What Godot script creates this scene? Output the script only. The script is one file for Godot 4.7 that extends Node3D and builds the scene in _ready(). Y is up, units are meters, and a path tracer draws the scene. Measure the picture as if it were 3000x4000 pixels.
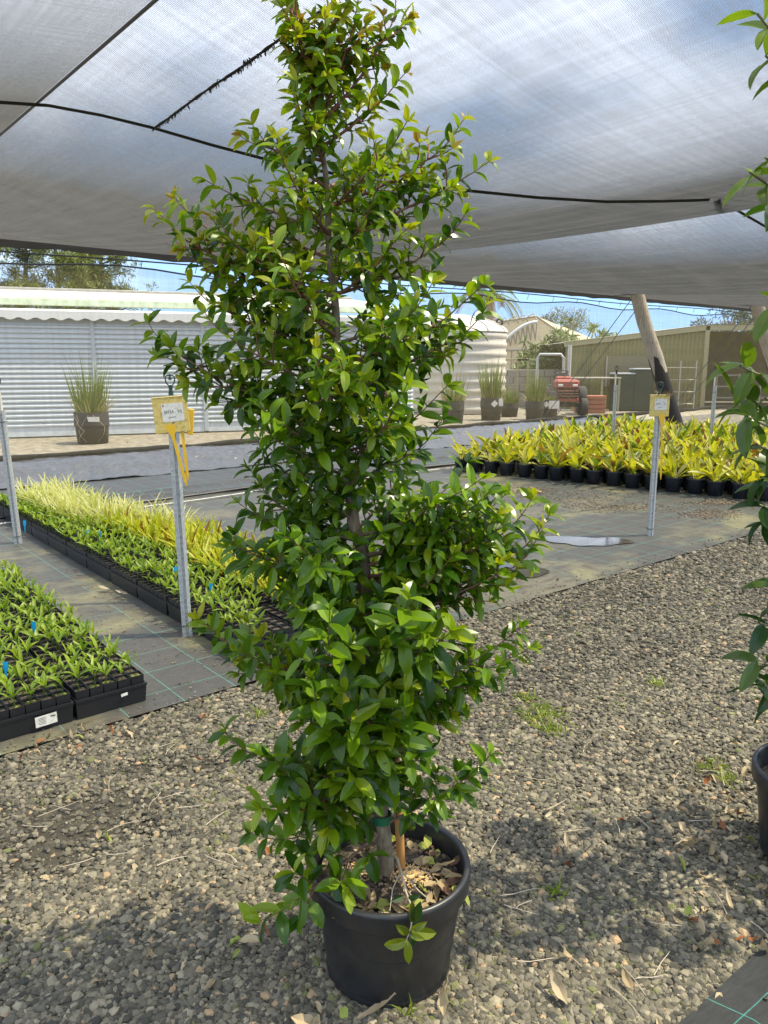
extends Node3D
# A potted lilly pilly on a gravel path under nursery shade cloth.

const PX := 3000.0 / 1659.0          # measured on a 1659 px wide view of the photograph
const EYE := Vector3(0, 1.65, 0)
const PITCH := 11.0
const TURN := 39.5                    # the nursery beds lie turned against the view
var U := Vector3(cos(deg_to_rad(TURN)), 0, -sin(deg_to_rad(TURN)))
var V := Vector3(sin(deg_to_rad(TURN)), 0, cos(deg_to_rad(TURN)))
var rng := RandomNumberGenerator.new()
var taken := {}
var mats := {}

func _ready():
	rng.seed = 20240
	setup_camera_and_light()
	make_materials()
	build_ground()
	build_canopy()
	build_net()
	build_left_shed()
	build_right_shed()
	build_tank()
	build_greenhouse()
	build_far_trees()
	build_yard_things()
	build_posts()
	build_stakes()
	build_tray_blocks()
	build_bed()
	build_main_tree()
	build_side_shrub()
	build_gravel()
	build_litter()

func setup_camera_and_light():
	var cam := Camera3D.new()
	cam.name = "camera"
	cam.fov = 2.0 * rad_to_deg(atan(2000.0 / 3000.0))
	cam.near = 0.05
	cam.far = 2000.0
	cam.position = EYE
	cam.rotation_degrees = Vector3(-PITCH, 0, 0)
	add_child(cam)
	cam.current = true
	var env := Environment.new()
	env.background_mode = Environment.BG_SKY
	var sm := ProceduralSkyMaterial.new()
	sm.sky_top_color = Color(0.52, 0.64, 0.80)
	sm.sky_horizon_color = Color(0.58, 0.73, 0.89)
	sm.sky_curve = 0.16
	sm.sky_energy_multiplier = 1.0
	sm.ground_bottom_color = Color(0.42, 0.39, 0.33)
	sm.ground_horizon_color = Color(0.60, 0.60, 0.58)
	sm.sun_angle_max = 25.0
	sm.sky_cover = cloud_cover()
	sm.sky_cover_modulate = Color(1, 1, 1, 0.85)
	var sky := Sky.new()
	sky.sky_material = sm
	env.sky = sky
	env.tonemap_mode = Environment.TONE_MAPPER_LINEAR
	env.tonemap_exposure = 2.2
	env.sdfgi_enabled = true
	env.ssao_enabled = true
	env.ssil_enabled = true
	var we := WorldEnvironment.new()
	we.name = "daylight"
	we.environment = env
	add_child(we)
	var sun := DirectionalLight3D.new()
	sun.name = "sun"
	sun.light_energy = 1.6
	sun.light_angular_distance = 0.6
	sun.light_color = Color(1.0, 0.95, 0.84)
	sun.shadow_enabled = true
	add_child(sun)
	sun.look_at_from_position(Vector3.ZERO, -Vector3(1.0, 1.62, -0.10))

func cloud_cover() -> Texture2D:
	var w := 1024
	var h := 512
	var im := Image.create(w, h, false, Image.FORMAT_RGBA8)
	var f := FastNoiseLite.new()
	f.seed = 11
	f.frequency = 1.5
	f.fractal_octaves = 5
	f.fractal_gain = 0.52
	var g := FastNoiseLite.new()
	g.seed = 5
	g.frequency = 0.6
	for y in h / 2:
		var up := (0.5 - (y + 0.5) / h) * PI
		for x in w:
			var a := (x + 0.5) / w * TAU
			var d := Vector3(cos(a) * cos(up), sin(up), sin(a) * cos(up))
			var p := d * Vector3(1, 1.9, 1)
			var k := f.get_noise_3dv(p) + 0.35 * g.get_noise_3dv(p) + 0.04 + 0.60 * smoothstep(0.14, 0.48, d.y)
			var s := smoothstep(-0.04, 0.46, k)
			im.set_pixel(x, y, Color(1, 0.975, 0.94, s * 0.80))
	return ImageTexture.create_from_image(im)

# ---------------------------------------------------------------- positions
func ray(px: float, py: float) -> Vector3:
	var x := (px * PX - 1500.0) / 3000.0
	var y := -(py * PX - 2000.0) / 3000.0
	var c := cos(deg_to_rad(PITCH))
	var s := sin(deg_to_rad(PITCH))
	return Vector3(x, y * c - s, -(c + y * s))

func gp(px: float, py: float, h := 0.0) -> Vector3:      # where that sight line meets the height h
	var d := ray(px, py)
	return EYE + d * ((h - EYE.y) / d.y)

func at(px: float, py: float, z: float) -> Vector3:       # where it meets the upright plane at z
	var d := ray(px, py)
	return EYE + d * (z / d.z)

func lp(x: float, y: float, z: float) -> Vector3:         # bed coordinates to world
	return U * x + V * z + Vector3(0, y, 0)

func to_px(p: Vector3) -> Vector3:                        # picture position and distance, to sort leaves by size
	var q := p - EYE
	var c := cos(deg_to_rad(PITCH))
	var s := sin(deg_to_rad(PITCH))
	var f := -q.y * s - q.z * c
	var u := q.y * c - q.z * s
	return Vector3((1500.0 + 3000.0 * q.x / f) / PX, (2000.0 - 3000.0 * u / f) / PX, f)

func rr(a: float, b: float) -> float:
	return rng.randf_range(a, b)

func rdir() -> Vector3:
	var v := Vector3(rng.randfn(), rng.randfn(), rng.randfn())
	return v.normalized() if v.length() > 0.001 else Vector3.UP

# ---------------------------------------------------------------- mesh collector
class MB:
	var v := PackedVector3Array()
	var n := PackedVector3Array()
	var t := PackedVector2Array()
	var c := PackedColorArray()
	var i := PackedInt32Array()
	var col := Color(1, 1, 1)

	func add(p: Vector3, nn: Vector3, uv := Vector2.ZERO) -> int:
		v.append(p)
		n.append(nn)
		t.append(uv)
		c.append(col)
		return v.size() - 1

	func tri(a: int, b: int, d: int):
		var g := (v[b] - v[a]).cross(v[d] - v[a])
		i.append(a)
		if g.dot(n[a] + n[b] + n[d]) > 0.0:
			i.append(d)
			i.append(b)
		else:
			i.append(b)
			i.append(d)

	func quad(a: int, b: int, d: int, e: int):
		tri(a, b, d)
		tri(a, d, e)

	func face(p: Array, uvs := []):
		var nn: Vector3 = (p[1] - p[0]).cross(p[2] - p[0]).normalized()
		var k := []
		for q in p.size():
			k.append(add(p[q], nn, uvs[q] if uvs.size() > q else Vector2.ZERO))
		for q in range(1, p.size() - 1):
			tri(k[0], k[q], k[q + 1])

	func box(xf: Transform3D, s: Vector3, b := 0.0):
		var h := s * 0.5
		if b <= 0.0:
			for ax in 3:
				for sg in [-1.0, 1.0]:
					var o := Vector3.ZERO
					o[ax] = sg * h[ax]
					var e := Vector3.ZERO
					e[(ax + 1) % 3] = h[(ax + 1) % 3]
					var f := Vector3.ZERO
					f[(ax + 2) % 3] = h[(ax + 2) % 3]
					_oface(xf, [o - e - f, o + e - f, o + e + f, o - e + f])
			return
		var q := h - Vector3(b, b, b)
		for ax in 3:
			var bx := (ax + 1) % 3
			var cx := (ax + 2) % 3
			for sg in [-1.0, 1.0]:
				var o := Vector3.ZERO
				o[ax] = sg * h[ax]
				var e := Vector3.ZERO
				e[bx] = q[bx]
				var f := Vector3.ZERO
				f[cx] = q[cx]
				_oface(xf, [o - e - f, o + e - f, o + e + f, o - e + f])
			for s1 in [-1.0, 1.0]:
				for s2 in [-1.0, 1.0]:
					var p := []
					for k in [[0, -1.0], [0, 1.0], [1, 1.0], [1, -1.0]]:
						var w := Vector3.ZERO
						w[ax] = k[1] * q[ax]
						w[bx] = s1 * (h[bx] if k[0] == 0 else q[bx])
						w[cx] = s2 * (q[cx] if k[0] == 0 else h[cx])
						p.append(w)
					_oface(xf, p)
		for sx in [-1.0, 1.0]:
			for sy in [-1.0, 1.0]:
				for sz in [-1.0, 1.0]:
					_oface(xf, [Vector3(sx * h.x, sy * q.y, sz * q.z), Vector3(sx * q.x, sy * h.y, sz * q.z), Vector3(sx * q.x, sy * q.y, sz * h.z)])

	func _oface(xf: Transform3D, p: Array):
		var m := Vector3.ZERO
		for w in p:
			m += w
		var nn: Vector3 = (p[1] - p[0]).cross(p[2] - p[0]).normalized()
		if nn.dot(m) < 0.0:
			nn = -nn
		nn = (xf.basis * nn).normalized()
		var k := []
		for w in p:
			k.append(add(xf * w, nn, Vector2(w.x + w.z, w.y + w.z)))
		for q in range(1, p.size() - 1):
			tri(k[0], k[q], k[q + 1])

	func tube(pts: Array, radii: Array, sides := 6, caps := true):
		var rings := []
		var side := Vector3.ZERO
		var run := 0.0
		for k in pts.size():
			var d: Vector3 = (pts[mini(k + 1, pts.size() - 1)] - pts[maxi(k - 1, 0)]).normalized()
			if side == Vector3.ZERO:
				side = d.cross(Vector3.UP if absf(d.y) < 0.9 else Vector3.RIGHT).normalized()
			side = (side - d * side.dot(d)).normalized()
			var up := d.cross(side)
			if k > 0:
				run += pts[k].distance_to(pts[k - 1])
			var ring := []
			for s in sides + 1:
				var a := TAU * s / sides
				var o := side * cos(a) + up * sin(a)
				ring.append(add(pts[k] + o * radii[k], o, Vector2(float(s) / sides, run)))
			rings.append(ring)
		for k in pts.size() - 1:
			for s in sides:
				quad(rings[k][s], rings[k][s + 1], rings[k + 1][s + 1], rings[k + 1][s])
		if caps:
			for e in [0, pts.size() - 1]:
				if radii[e] > 0.002:
					var d: Vector3 = (pts[e] - pts[1 if e == 0 else e - 1]).normalized()
					var m := add(pts[e], d)
					var ids := []
					for s in sides:
						ids.append(add(v[rings[e][s]], d))
					for s in sides:
						tri(m, ids[s], ids[(s + 1) % sides])

	func lathe(xf: Transform3D, prof: Array, sides := 32, from := 0.0, to := TAU):
		var rings := []
		for k in prof.size():
			var a: Vector2 = prof[maxi(k - 1, 0)]
			var b: Vector2 = prof[mini(k + 1, prof.size() - 1)]
			var d := (b - a).normalized()
			var ring := []
			for s in sides + 1:
				var an := from + (to - from) * s / sides
				var o := Vector3(cos(an), 0, sin(an))
				var nn := (o * d.y - Vector3.UP * d.x).normalized()
				ring.append(add(xf * (o * prof[k].x + Vector3.UP * prof[k].y), (xf.basis * nn).normalized(), Vector2(float(s) / sides, prof[k].y)))
			rings.append(ring)
		for k in prof.size() - 1:
			for s in sides:
				if prof[k].x > 1e-6:
					tri(rings[k][s], rings[k][s + 1], rings[k + 1][s + 1])
				if prof[k + 1].x > 1e-6:
					tri(rings[k][s], rings[k + 1][s + 1], rings[k + 1][s])

	# a blade: x across, y up from the face, -z along; fold lifts the edges, curl bends the tip down
	func leaf(xf: Transform3D, ln: float, wd: float, fold: float, curl: float, shape := 0, twist := 0.0, wave := 0.0):
		var ts := [0.0, 0.07, 0.24, 0.45, 0.66, 0.84, 0.94, 1.0]
		var ws := [0.05, 0.34, 0.86, 1.0, 0.88, 0.52, 0.20, 0.0]
		if shape == 1:
			ws = [0.10, 0.22, 0.62, 0.96, 1.0, 0.70, 0.38, 0.02]
		elif shape == 2:
			ts = [0.0, 0.3, 0.65, 0.88, 1.0]
			ws = [0.7, 1.0, 0.85, 0.5, 0.02]
		var rows := []
		var p := Vector3.ZERO
		var last := 0.0
		for k in ts.size():
			var tt: float = ts[k]
			var an := -curl * tt
			p += Vector3(0, sin(an), -cos(an)) * ln * (tt - last)
			last = tt
			var upv := Vector3(0, cos(an), sin(an))
			var ro := twist * tt
			var sx := (Vector3(1, 0, 0) * cos(ro) + upv * sin(ro))
			var un := (upv * cos(ro) - Vector3(1, 0, 0) * sin(ro))
			var hw: float = wd * 0.5 * ws[k]
			var wv := wave * sin(tt * 17.0) * wd
			var l := p - sx * hw * cos(fold) + un * (hw * sin(fold) + wv)
			var r := p + sx * hw * cos(fold) + un * (hw * sin(fold) - wv)
			var nl := (un * cos(fold) + sx * sin(fold)).normalized()
			var nr := (un * cos(fold) - sx * sin(fold)).normalized()
			var b := xf.basis
			var tv := tt
			rows.append([add(xf * l, (b * nl).normalized(), Vector2(0, tv)), add(xf * p, (b * nl).normalized(), Vector2(0.5, tv)),
				add(xf * p, (b * nr).normalized(), Vector2(0.5, tv)), add(xf * r, (b * nr).normalized(), Vector2(1, tv))])
		for k in rows.size() - 1:
			quad(rows[k][0], rows[k][1], rows[k + 1][1], rows[k + 1][0])
			quad(rows[k][2], rows[k][3], rows[k + 1][3], rows[k + 1][2])

	func blade(a: Vector3, d: Vector3, ln: float, w: float, bend: float, seg := 3):
		var s := d.cross(Vector3(0.3, 0.1, 0.9)).normalized() * w * 0.5
		var p := a
		var dd := d
		var pl := -1
		var pr := -1
		for k in seg + 1:
			var ws := 1.0 - pow(float(k) / seg, 1.6) * 0.96
			var nn := s.cross(dd).normalized()
			if nn.y < 0:
				nn = -nn
			var l := add(p - s * ws, nn, Vector2(0, float(k) / seg))
			var r := add(p + s * ws, nn, Vector2(1, float(k) / seg))
			if k > 0:
				quad(pl, pr, r, l)
			pl = l
			pr = r
			dd = (dd + Vector3(0, -bend / seg, 0)).normalized()
			p += dd * ln / seg

	func mesh(m: Material) -> ArrayMesh:
		var a := []
		a.resize(Mesh.ARRAY_MAX)
		a[Mesh.ARRAY_VERTEX] = v
		a[Mesh.ARRAY_NORMAL] = n
		a[Mesh.ARRAY_TEX_UV] = t
		a[Mesh.ARRAY_COLOR] = c
		a[Mesh.ARRAY_INDEX] = i
		var am := ArrayMesh.new()
		am.add_surface_from_arrays(Mesh.PRIMITIVE_TRIANGLES, a)
		am.surface_set_material(0, m)
		return am

# ---------------------------------------------------------------- nodes
func numbered(called: String) -> String:
	var k: int = taken.get(called, 0)
	taken[called] = k + 1
	return called if k == 0 else "%s_%03d" % [called, k]

func tag(o: Node, label: String, category: String, group := "", kind := ""):
	o.set_meta("label", label)
	o.set_meta("category", category)
	if group:
		o.set_meta("group", group)
	if kind:
		o.set_meta("kind", kind)

func thing(called: String, label: String, category: String, where := Vector3.ZERO, turn := 0.0, group := "") -> Node3D:
	var o := Node3D.new()
	o.name = numbered(called)
	add_child(o)
	o.position = where
	o.rotation_degrees.y = turn
	tag(o, label, category, group)
	return o

func put(parent: Node3D, called: String, m: Mesh, xf := Transform3D(), kind := "") -> MeshInstance3D:
	var o := MeshInstance3D.new()
	o.name = called
	o.mesh = m
	o.transform = xf
	parent.add_child(o, true)
	if kind:
		o.set_meta("kind", kind)
	return o

func top(called: String, m: Mesh, label: String, category: String, group := "", kind := "", xf := Transform3D()) -> MeshInstance3D:
	var o := MeshInstance3D.new()
	o.name = numbered(called)
	o.mesh = m
	o.transform = xf
	add_child(o)
	tag(o, label, category, group, kind)
	return o

func setting(called: String, m: Mesh) -> MeshInstance3D:
	var o := MeshInstance3D.new()
	o.name = numbered(called)
	o.mesh = m
	add_child(o)
	o.set_meta("kind", "structure")
	return o

func scatter(parent: Node3D, called: String, m: Mesh, xfs: Array, cols: Array) -> MultiMeshInstance3D:
	var mm := MultiMesh.new()
	mm.transform_format = MultiMesh.TRANSFORM_3D
	mm.use_colors = cols.size() > 0
	mm.mesh = m
	mm.instance_count = xfs.size()
	for k in xfs.size():
		mm.set_instance_transform(k, xfs[k])
		if cols.size() > 0:
			mm.set_instance_color(k, cols[k])
	var o := MultiMeshInstance3D.new()
	o.multimesh = mm
	o.name = called
	parent.add_child(o, true)
	o.set_meta("kind", "stuff")
	return o

func boxmesh(s: Vector3, m: Material, b := 0.0) -> ArrayMesh:
	var mb := MB.new()
	mb.box(Transform3D(), s, b)
	return mb.mesh(m)

func look(dir: Vector3, up := Vector3.UP) -> Basis:
	var z := -dir.normalized()
	var x := up.cross(z)
	if x.length() < 0.01:
		x = Vector3.RIGHT.cross(z)
	x = x.normalized()
	return Basis(x, z.cross(x).normalized(), z)

func along(a: Vector3, b: Vector3) -> Transform3D:        # a frame in the middle of a-b with z along it
	return Transform3D(look(b - a), (a + b) * 0.5)

# ---------------------------------------------------------------- materials
func lin(r: float, g: float, b: float) -> Color:
	return Color(r, g, b).linear_to_srgb()

func mat(called: String, c: Color, rough := 0.7, opts := {}) -> StandardMaterial3D:
	var m := StandardMaterial3D.new()
	m.resource_name = called
	m.albedo_color = c
	m.roughness = rough
	m.cull_mode = BaseMaterial3D.CULL_DISABLED
	for k in opts:
		m.set(k, opts[k])
	mats[called] = m
	return m

func noise_tex(w: int, freq: float, seed_: int, ramp: Array, octaves := 4, kind := FastNoiseLite.TYPE_SIMPLEX_SMOOTH, stretch := Vector2.ONE) -> Texture2D:
	var f := FastNoiseLite.new()
	f.seed = seed_
	f.noise_type = kind
	f.frequency = freq
	f.fractal_octaves = octaves
	var t := NoiseTexture2D.new()
	t.width = int(w * stretch.x)
	t.height = int(w * stretch.y)
	t.seamless = true
	t.noise = f
	if ramp.size() > 0:
		var g := Gradient.new()
		var offs := PackedFloat32Array()
		var cols := PackedColorArray()
		for k in ramp.size():
			offs.append(ramp[k][0])
			cols.append(ramp[k][1])
		g.offsets = offs
		g.colors = cols
		t.color_ramp = g
	return t

func nth(k: int) -> String:
	return ["first", "second", "third", "fourth", "fifth", "sixth", "seventh", "eighth", "ninth", "tenth", "eleventh", "twelfth", "thirteenth", "fourteenth", "fifteenth", "sixteenth", "seventeenth", "eighteenth", "nineteenth", "twentieth", "twenty first", "twenty second", "twenty third", "twenty fourth", "twenty fifth", "twenty sixth"][k]

func make_materials():
	var soft := func(a: float, b: float) -> Array: return [[0.0, Color(a, a, a)], [1.0, Color(b, b, b)]]
	# leaves: pale midrib, faint side veins and a pale margin, all tinted by the leaf's own colour
	var lt := Image.create(64, 128, false, Image.FORMAT_RGBA8)
	for y in 128:
		for x in 64:
			var d := absf(x - 31.5) / 31.5
			var k := 0.86 + 0.14 * smoothstep(0.06, 0.0, d)
			var vein := absf(fposmod(y / 128.0 * 11.0 - d * 1.6, 1.0) - 0.5)
			k += 0.07 * smoothstep(0.08, 0.0, vein) * (1.0 - d)
			k += 0.14 * smoothstep(0.90, 1.0, d)
			k = minf(k, 1.0)
			lt.set_pixel(x, y, Color(k, k, k * (0.97 if d > 0.06 else 0.9)))
	var ltex := ImageTexture.create_from_image(lt)
	mat("leaf", Color.WHITE, 0.30, {"albedo_texture": ltex, "vertex_color_use_as_albedo": true, "backlight_enabled": true, "backlight": lin(0.75, 0.85, 0.28), "metallic_specular": 0.5})
	mat("soft_leaf", Color.WHITE, 0.45, {"albedo_texture": ltex, "vertex_color_use_as_albedo": true, "backlight_enabled": true, "backlight": lin(0.85, 0.9, 0.4)})
	mat("far_leaf", Color.WHITE, 0.6, {"vertex_color_use_as_albedo": true, "backlight_enabled": true, "backlight": lin(0.4, 0.45, 0.2)})
	mat("dry_leaf", Color.WHITE, 0.75, {"albedo_texture": ltex, "vertex_color_use_as_albedo": true, "backlight_enabled": true, "backlight": lin(0.25, 0.22, 0.18)})
	var bark := noise_tex(256, 0.02, 3, [[0.0, lin(0.07, 0.05, 0.028)], [0.5, lin(0.17, 0.13, 0.08)], [1.0, lin(0.31, 0.26, 0.18)]])
	mat("bark", Color.WHITE, 0.8, {"albedo_texture": bark, "uv1_triplanar": true, "uv1_world_triplanar": true, "uv1_scale": Vector3(9, 4, 9), "heightmap_enabled": true, "heightmap_texture": bark, "heightmap_scale": 0.2})
	mat("twig", Color.WHITE, 0.6, {"vertex_color_use_as_albedo": true})
	mat("plain", Color.WHITE, 0.65, {"vertex_color_use_as_albedo": true})
	# black plastics
	var scuff := noise_tex(256, 0.03, 8, [[0.0, Color(0.25, 0.25, 0.25)], [0.45, Color(0.38, 0.38, 0.38)], [1.0, Color(0.62, 0.62, 0.62)]])
	var dust := noise_tex(512, 0.012, 9, [[0.0, lin(0.012, 0.013, 0.015)], [0.55, lin(0.016, 0.017, 0.019)], [0.72, lin(0.022, 0.021, 0.019)], [1.0, lin(0.045, 0.04, 0.033)]], 5)
	mat("pot", Color.WHITE, 1.0, {"albedo_texture": dust, "roughness_texture": scuff, "uv1_triplanar": true, "uv1_world_triplanar": true, "uv1_scale": Vector3(2.2, 1.1, 2.2)})
	mat("tray", lin(0.012, 0.013, 0.015), 0.42)
	mat("small_pot", lin(0.011, 0.013, 0.018), 0.4)
	var soil := noise_tex(256, 0.05, 12, [[0.0, lin(0.015, 0.011, 0.008)], [0.5, lin(0.05, 0.037, 0.025)], [0.8, lin(0.11, 0.085, 0.06)], [1.0, lin(0.24, 0.19, 0.13)]], 5)
	mat("soil", Color.WHITE, 0.9, {"albedo_texture": soil, "uv1_triplanar": true, "uv1_world_triplanar": true, "uv1_scale": Vector3(6, 6, 6), "heightmap_enabled": true, "heightmap_texture": soil, "heightmap_scale": 0.6})
	var mossy := noise_tex(256, 0.03, 14, [[0.0, lin(0.03, 0.022, 0.015)], [0.5, lin(0.05, 0.045, 0.02)], [0.62, lin(0.13, 0.16, 0.02)], [1.0, lin(0.24, 0.27, 0.03)]], 5)
	mat("mossy_soil", Color.WHITE, 0.9, {"albedo_texture": mossy, "uv1_triplanar": true, "uv1_world_triplanar": true, "uv1_scale": Vector3(4, 4, 4), "heightmap_enabled": true, "heightmap_texture": mossy, "heightmap_scale": 0.5})
	# metal, timber, paint
	var zinc := noise_tex(256, 0.03, 21, [[0.0, lin(0.30, 0.32, 0.31)], [0.6, lin(0.43, 0.44, 0.42)], [1.0, lin(0.54, 0.55, 0.52)]])
	mat("zinc", Color.WHITE, 0.5, {"albedo_texture": zinc, "uv1_triplanar": true, "uv1_scale": Vector3(5, 5, 5), "metallic": 0.15})
	mat("white_pipe", lin(0.62, 0.60, 0.52), 0.45)
	mat("black_plastic", lin(0.014, 0.015, 0.015), 0.4)
	mat("green_plastic", lin(0.012, 0.045, 0.035), 0.4)
	mat("wire", lin(0.05, 0.05, 0.05), 0.5)
	mat("rope", lin(0.012, 0.012, 0.010), 0.9)
	var yel := noise_tex(256, 0.025, 31, [[0.0, lin(0.34, 0.25, 0.07)], [0.30, lin(0.52, 0.40, 0.11)], [0.5, lin(0.60, 0.46, 0.13)], [1.0, lin(0.66, 0.53, 0.19)]], 5)
	mat("yellow_plate", Color.WHITE, 0.5, {"albedo_texture": yel, "uv1_triplanar": true, "uv1_scale": Vector3(6, 6, 6)})
	mat("yellow_strap", lin(0.72, 0.44, 0.02), 0.4)
	var paper := noise_tex(128, 0.03, 33, [[0.0, lin(0.50, 0.48, 0.40)], [0.4, lin(0.64, 0.62, 0.55)], [1.0, lin(0.72, 0.71, 0.66)]])
	mat("paper", Color.WHITE, 0.6, {"albedo_texture": paper, "uv1_triplanar": true, "uv1_scale": Vector3(9, 9, 9)})
	mat("ink", lin(0.06, 0.06, 0.06), 0.7)
	mat("ink_pale", lin(0.16, 0.15, 0.14), 0.7)
	var wood := noise_tex(256, 0.02, 41, [[0.0, lin(0.12, 0.095, 0.07)], [0.35, lin(0.29, 0.25, 0.19)], [0.7, lin(0.43, 0.38, 0.30)], [1.0, lin(0.54, 0.49, 0.40)]], 5)
	mat("old_wood", Color.WHITE, 0.85, {"albedo_texture": wood, "uv1_triplanar": true, "uv1_scale": Vector3(9, 0.7, 9), "heightmap_enabled": true, "heightmap_texture": wood, "heightmap_scale": 0.8})
	mat("charred_wood", lin(0.02, 0.014, 0.010), 0.55)
	mat("stake_wood", lin(0.42, 0.21, 0.06), 0.55)
	mat("green_tie", lin(0.008, 0.12, 0.05), 0.5)
	mat("coir", lin(0.10, 0.065, 0.02), 0.95)
	mat("cyan_tag", lin(0.0, 0.30, 0.55), 0.4)
	# ground
	var dirt := noise_tex(512, 0.02, 51, [[0.0, lin(0.018, 0.016, 0.010)], [0.5, lin(0.040, 0.035, 0.022)], [1.0, lin(0.088, 0.08, 0.050)]], 6)
	mat("path_dirt", Color.WHITE, 0.95, {"albedo_texture": dirt, "uv1_triplanar": true, "uv1_world_triplanar": true, "uv1_scale": Vector3(1.4, 1.4, 1.4), "heightmap_enabled": true, "heightmap_texture": dirt, "heightmap_scale": 1.2})
	var road := noise_tex(1024, 0.03, 53, [[0.0, lin(0.09, 0.08, 0.058)], [0.45, lin(0.165, 0.146, 0.108)], [0.75, lin(0.22, 0.195, 0.147)], [1.0, lin(0.30, 0.27, 0.21)]], 6)
	mat("road", Color.WHITE, 0.95, {"albedo_texture": road, "uv1_triplanar": true, "uv1_world_triplanar": true, "uv1_scale": Vector3(0.13, 0.13, 0.13), "heightmap_enabled": true, "heightmap_texture": road, "heightmap_scale": 1.5})
	mat("stone", Color.WHITE, 0.85, {"vertex_color_use_as_albedo": true})
	mat("water", lin(0.045, 0.042, 0.034), 0.06, {"metallic_specular": 0.4})
	var crum := noise_tex(512, 0.012, 61, [], 4)
	mat("film", lin(0.045, 0.046, 0.048), 0.38, {"uv1_triplanar": true, "uv1_world_triplanar": true, "uv1_scale": Vector3(0.9, 0.9, 0.9), "heightmap_enabled": true, "heightmap_texture": crum, "heightmap_scale": 2.0, "metallic_specular": 0.7})
	mat("cloth_hem", lin(0.012, 0.012, 0.011), 0.85)
	# buildings
	var white := noise_tex(256, 0.02, 71, [[0.0, lin(0.42, 0.46, 0.48)], [1.0, lin(0.54, 0.58, 0.60)]], 4)
	mat("shed_white", Color.WHITE, 0.45, {"albedo_texture": white, "uv1_triplanar": true, "uv1_scale": Vector3(0.8, 0.8, 0.8)})
	mat("shed_trim", lin(0.36, 0.40, 0.42), 0.5)
	var roofc := noise_tex(256, 0.02, 72, [[0.0, lin(0.30, 0.29, 0.25)], [1.0, lin(0.46, 0.45, 0.40)]], 4)
	mat("roof_old", Color.WHITE, 0.7, {"albedo_texture": roofc, "uv1_triplanar": true, "uv1_scale": Vector3(0.6, 0.6, 0.6)})
	var gut := noise_tex(256, 0.02, 73, [[0.0, lin(0.34, 0.42, 0.27)], [1.0, lin(0.55, 0.60, 0.46)]], 4)
	mat("gutter_green", Color.WHITE, 0.6, {"albedo_texture": gut, "uv1_triplanar": true, "uv1_scale": Vector3(0.8, 0.8, 0.8)})
	var ol := noise_tex(256, 0.02, 74, [[0.0, lin(0.145, 0.14, 0.06)], [1.0, lin(0.21, 0.20, 0.088)]], 4)
	mat("olive_wall", Color.WHITE, 0.6, {"albedo_texture": ol, "uv1_triplanar": true, "uv1_scale": Vector3(0.5, 0.5, 0.5)})
	mat("olive_trim", lin(0.28, 0.26, 0.145), 0.6)
	mat("dark_curtain", lin(0.10, 0.085, 0.07), 0.9)  # one flat dark brown for the torn curtain
	mat("dim_room_pane", lin(0.15, 0.14, 0.085), 0.5)  # opaque dusty pane; the dim room behind is put into its colour
	mat("tank", lin(0.47, 0.44, 0.38), 0.55)
	mat("poly", lin(0.50, 0.44, 0.33), 0.6, {"backlight_enabled": true, "backlight": lin(0.6, 0.55, 0.42)})
	mat("frame_steel", lin(0.30, 0.27, 0.22), 0.6)
	mat("white_steel", lin(0.58, 0.58, 0.55), 0.5)
	mat("red_paint", lin(0.26, 0.06, 0.042), 0.6)
	mat("tyre", lin(0.035, 0.033, 0.03), 0.9)
	mat("rust_red", lin(0.32, 0.12, 0.07), 0.8)
	mat("dark_green_bin", lin(0.012, 0.030, 0.022), 0.7)
	mat("grey_block", lin(0.28, 0.26, 0.22), 0.9)
	mat("tub", lin(0.028, 0.027, 0.024), 0.6)
# ---------------------------------------------------------------- ground
func weave_texture() -> Texture2D:
	var s := 1024
	var im := Image.create(s, s, false, Image.FORMAT_RGBA8)
	var f := FastNoiseLite.new()
	f.seed = 4
	f.frequency = 0.02
	for y in s:
		for x in s:
			var k := 0.050 + 0.012 * (1 if (x / 2 + (y / 3) % 2) % 2 == 0 else -1) + 0.008 * (1 if (y / 2) % 2 == 0 else 0)
			k *= 1.0 + 0.35 * f.get_noise_2d(x, y * 4.0) + 0.2 * f.get_noise_2d(x * 6.0 + 900, y)
			var c := Color(k, k * 1.01, k * 1.0)
			var gx := absi((x + 40) % 256 - 128)
			var gy := absi((y + 40) % 256 - 128)
			if gx < 2 or gy < 2:
				var w := 0.75 + 0.5 * f.get_noise_2d(x * 3.0, y * 3.0)
				c = c.lerp(Color(0.09, 0.42, 0.36), clampf(w, 0.35, 0.95))
			im.set_pixel(x, y, c.linear_to_srgb())
	return ImageTexture.create_from_image(im)

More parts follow.
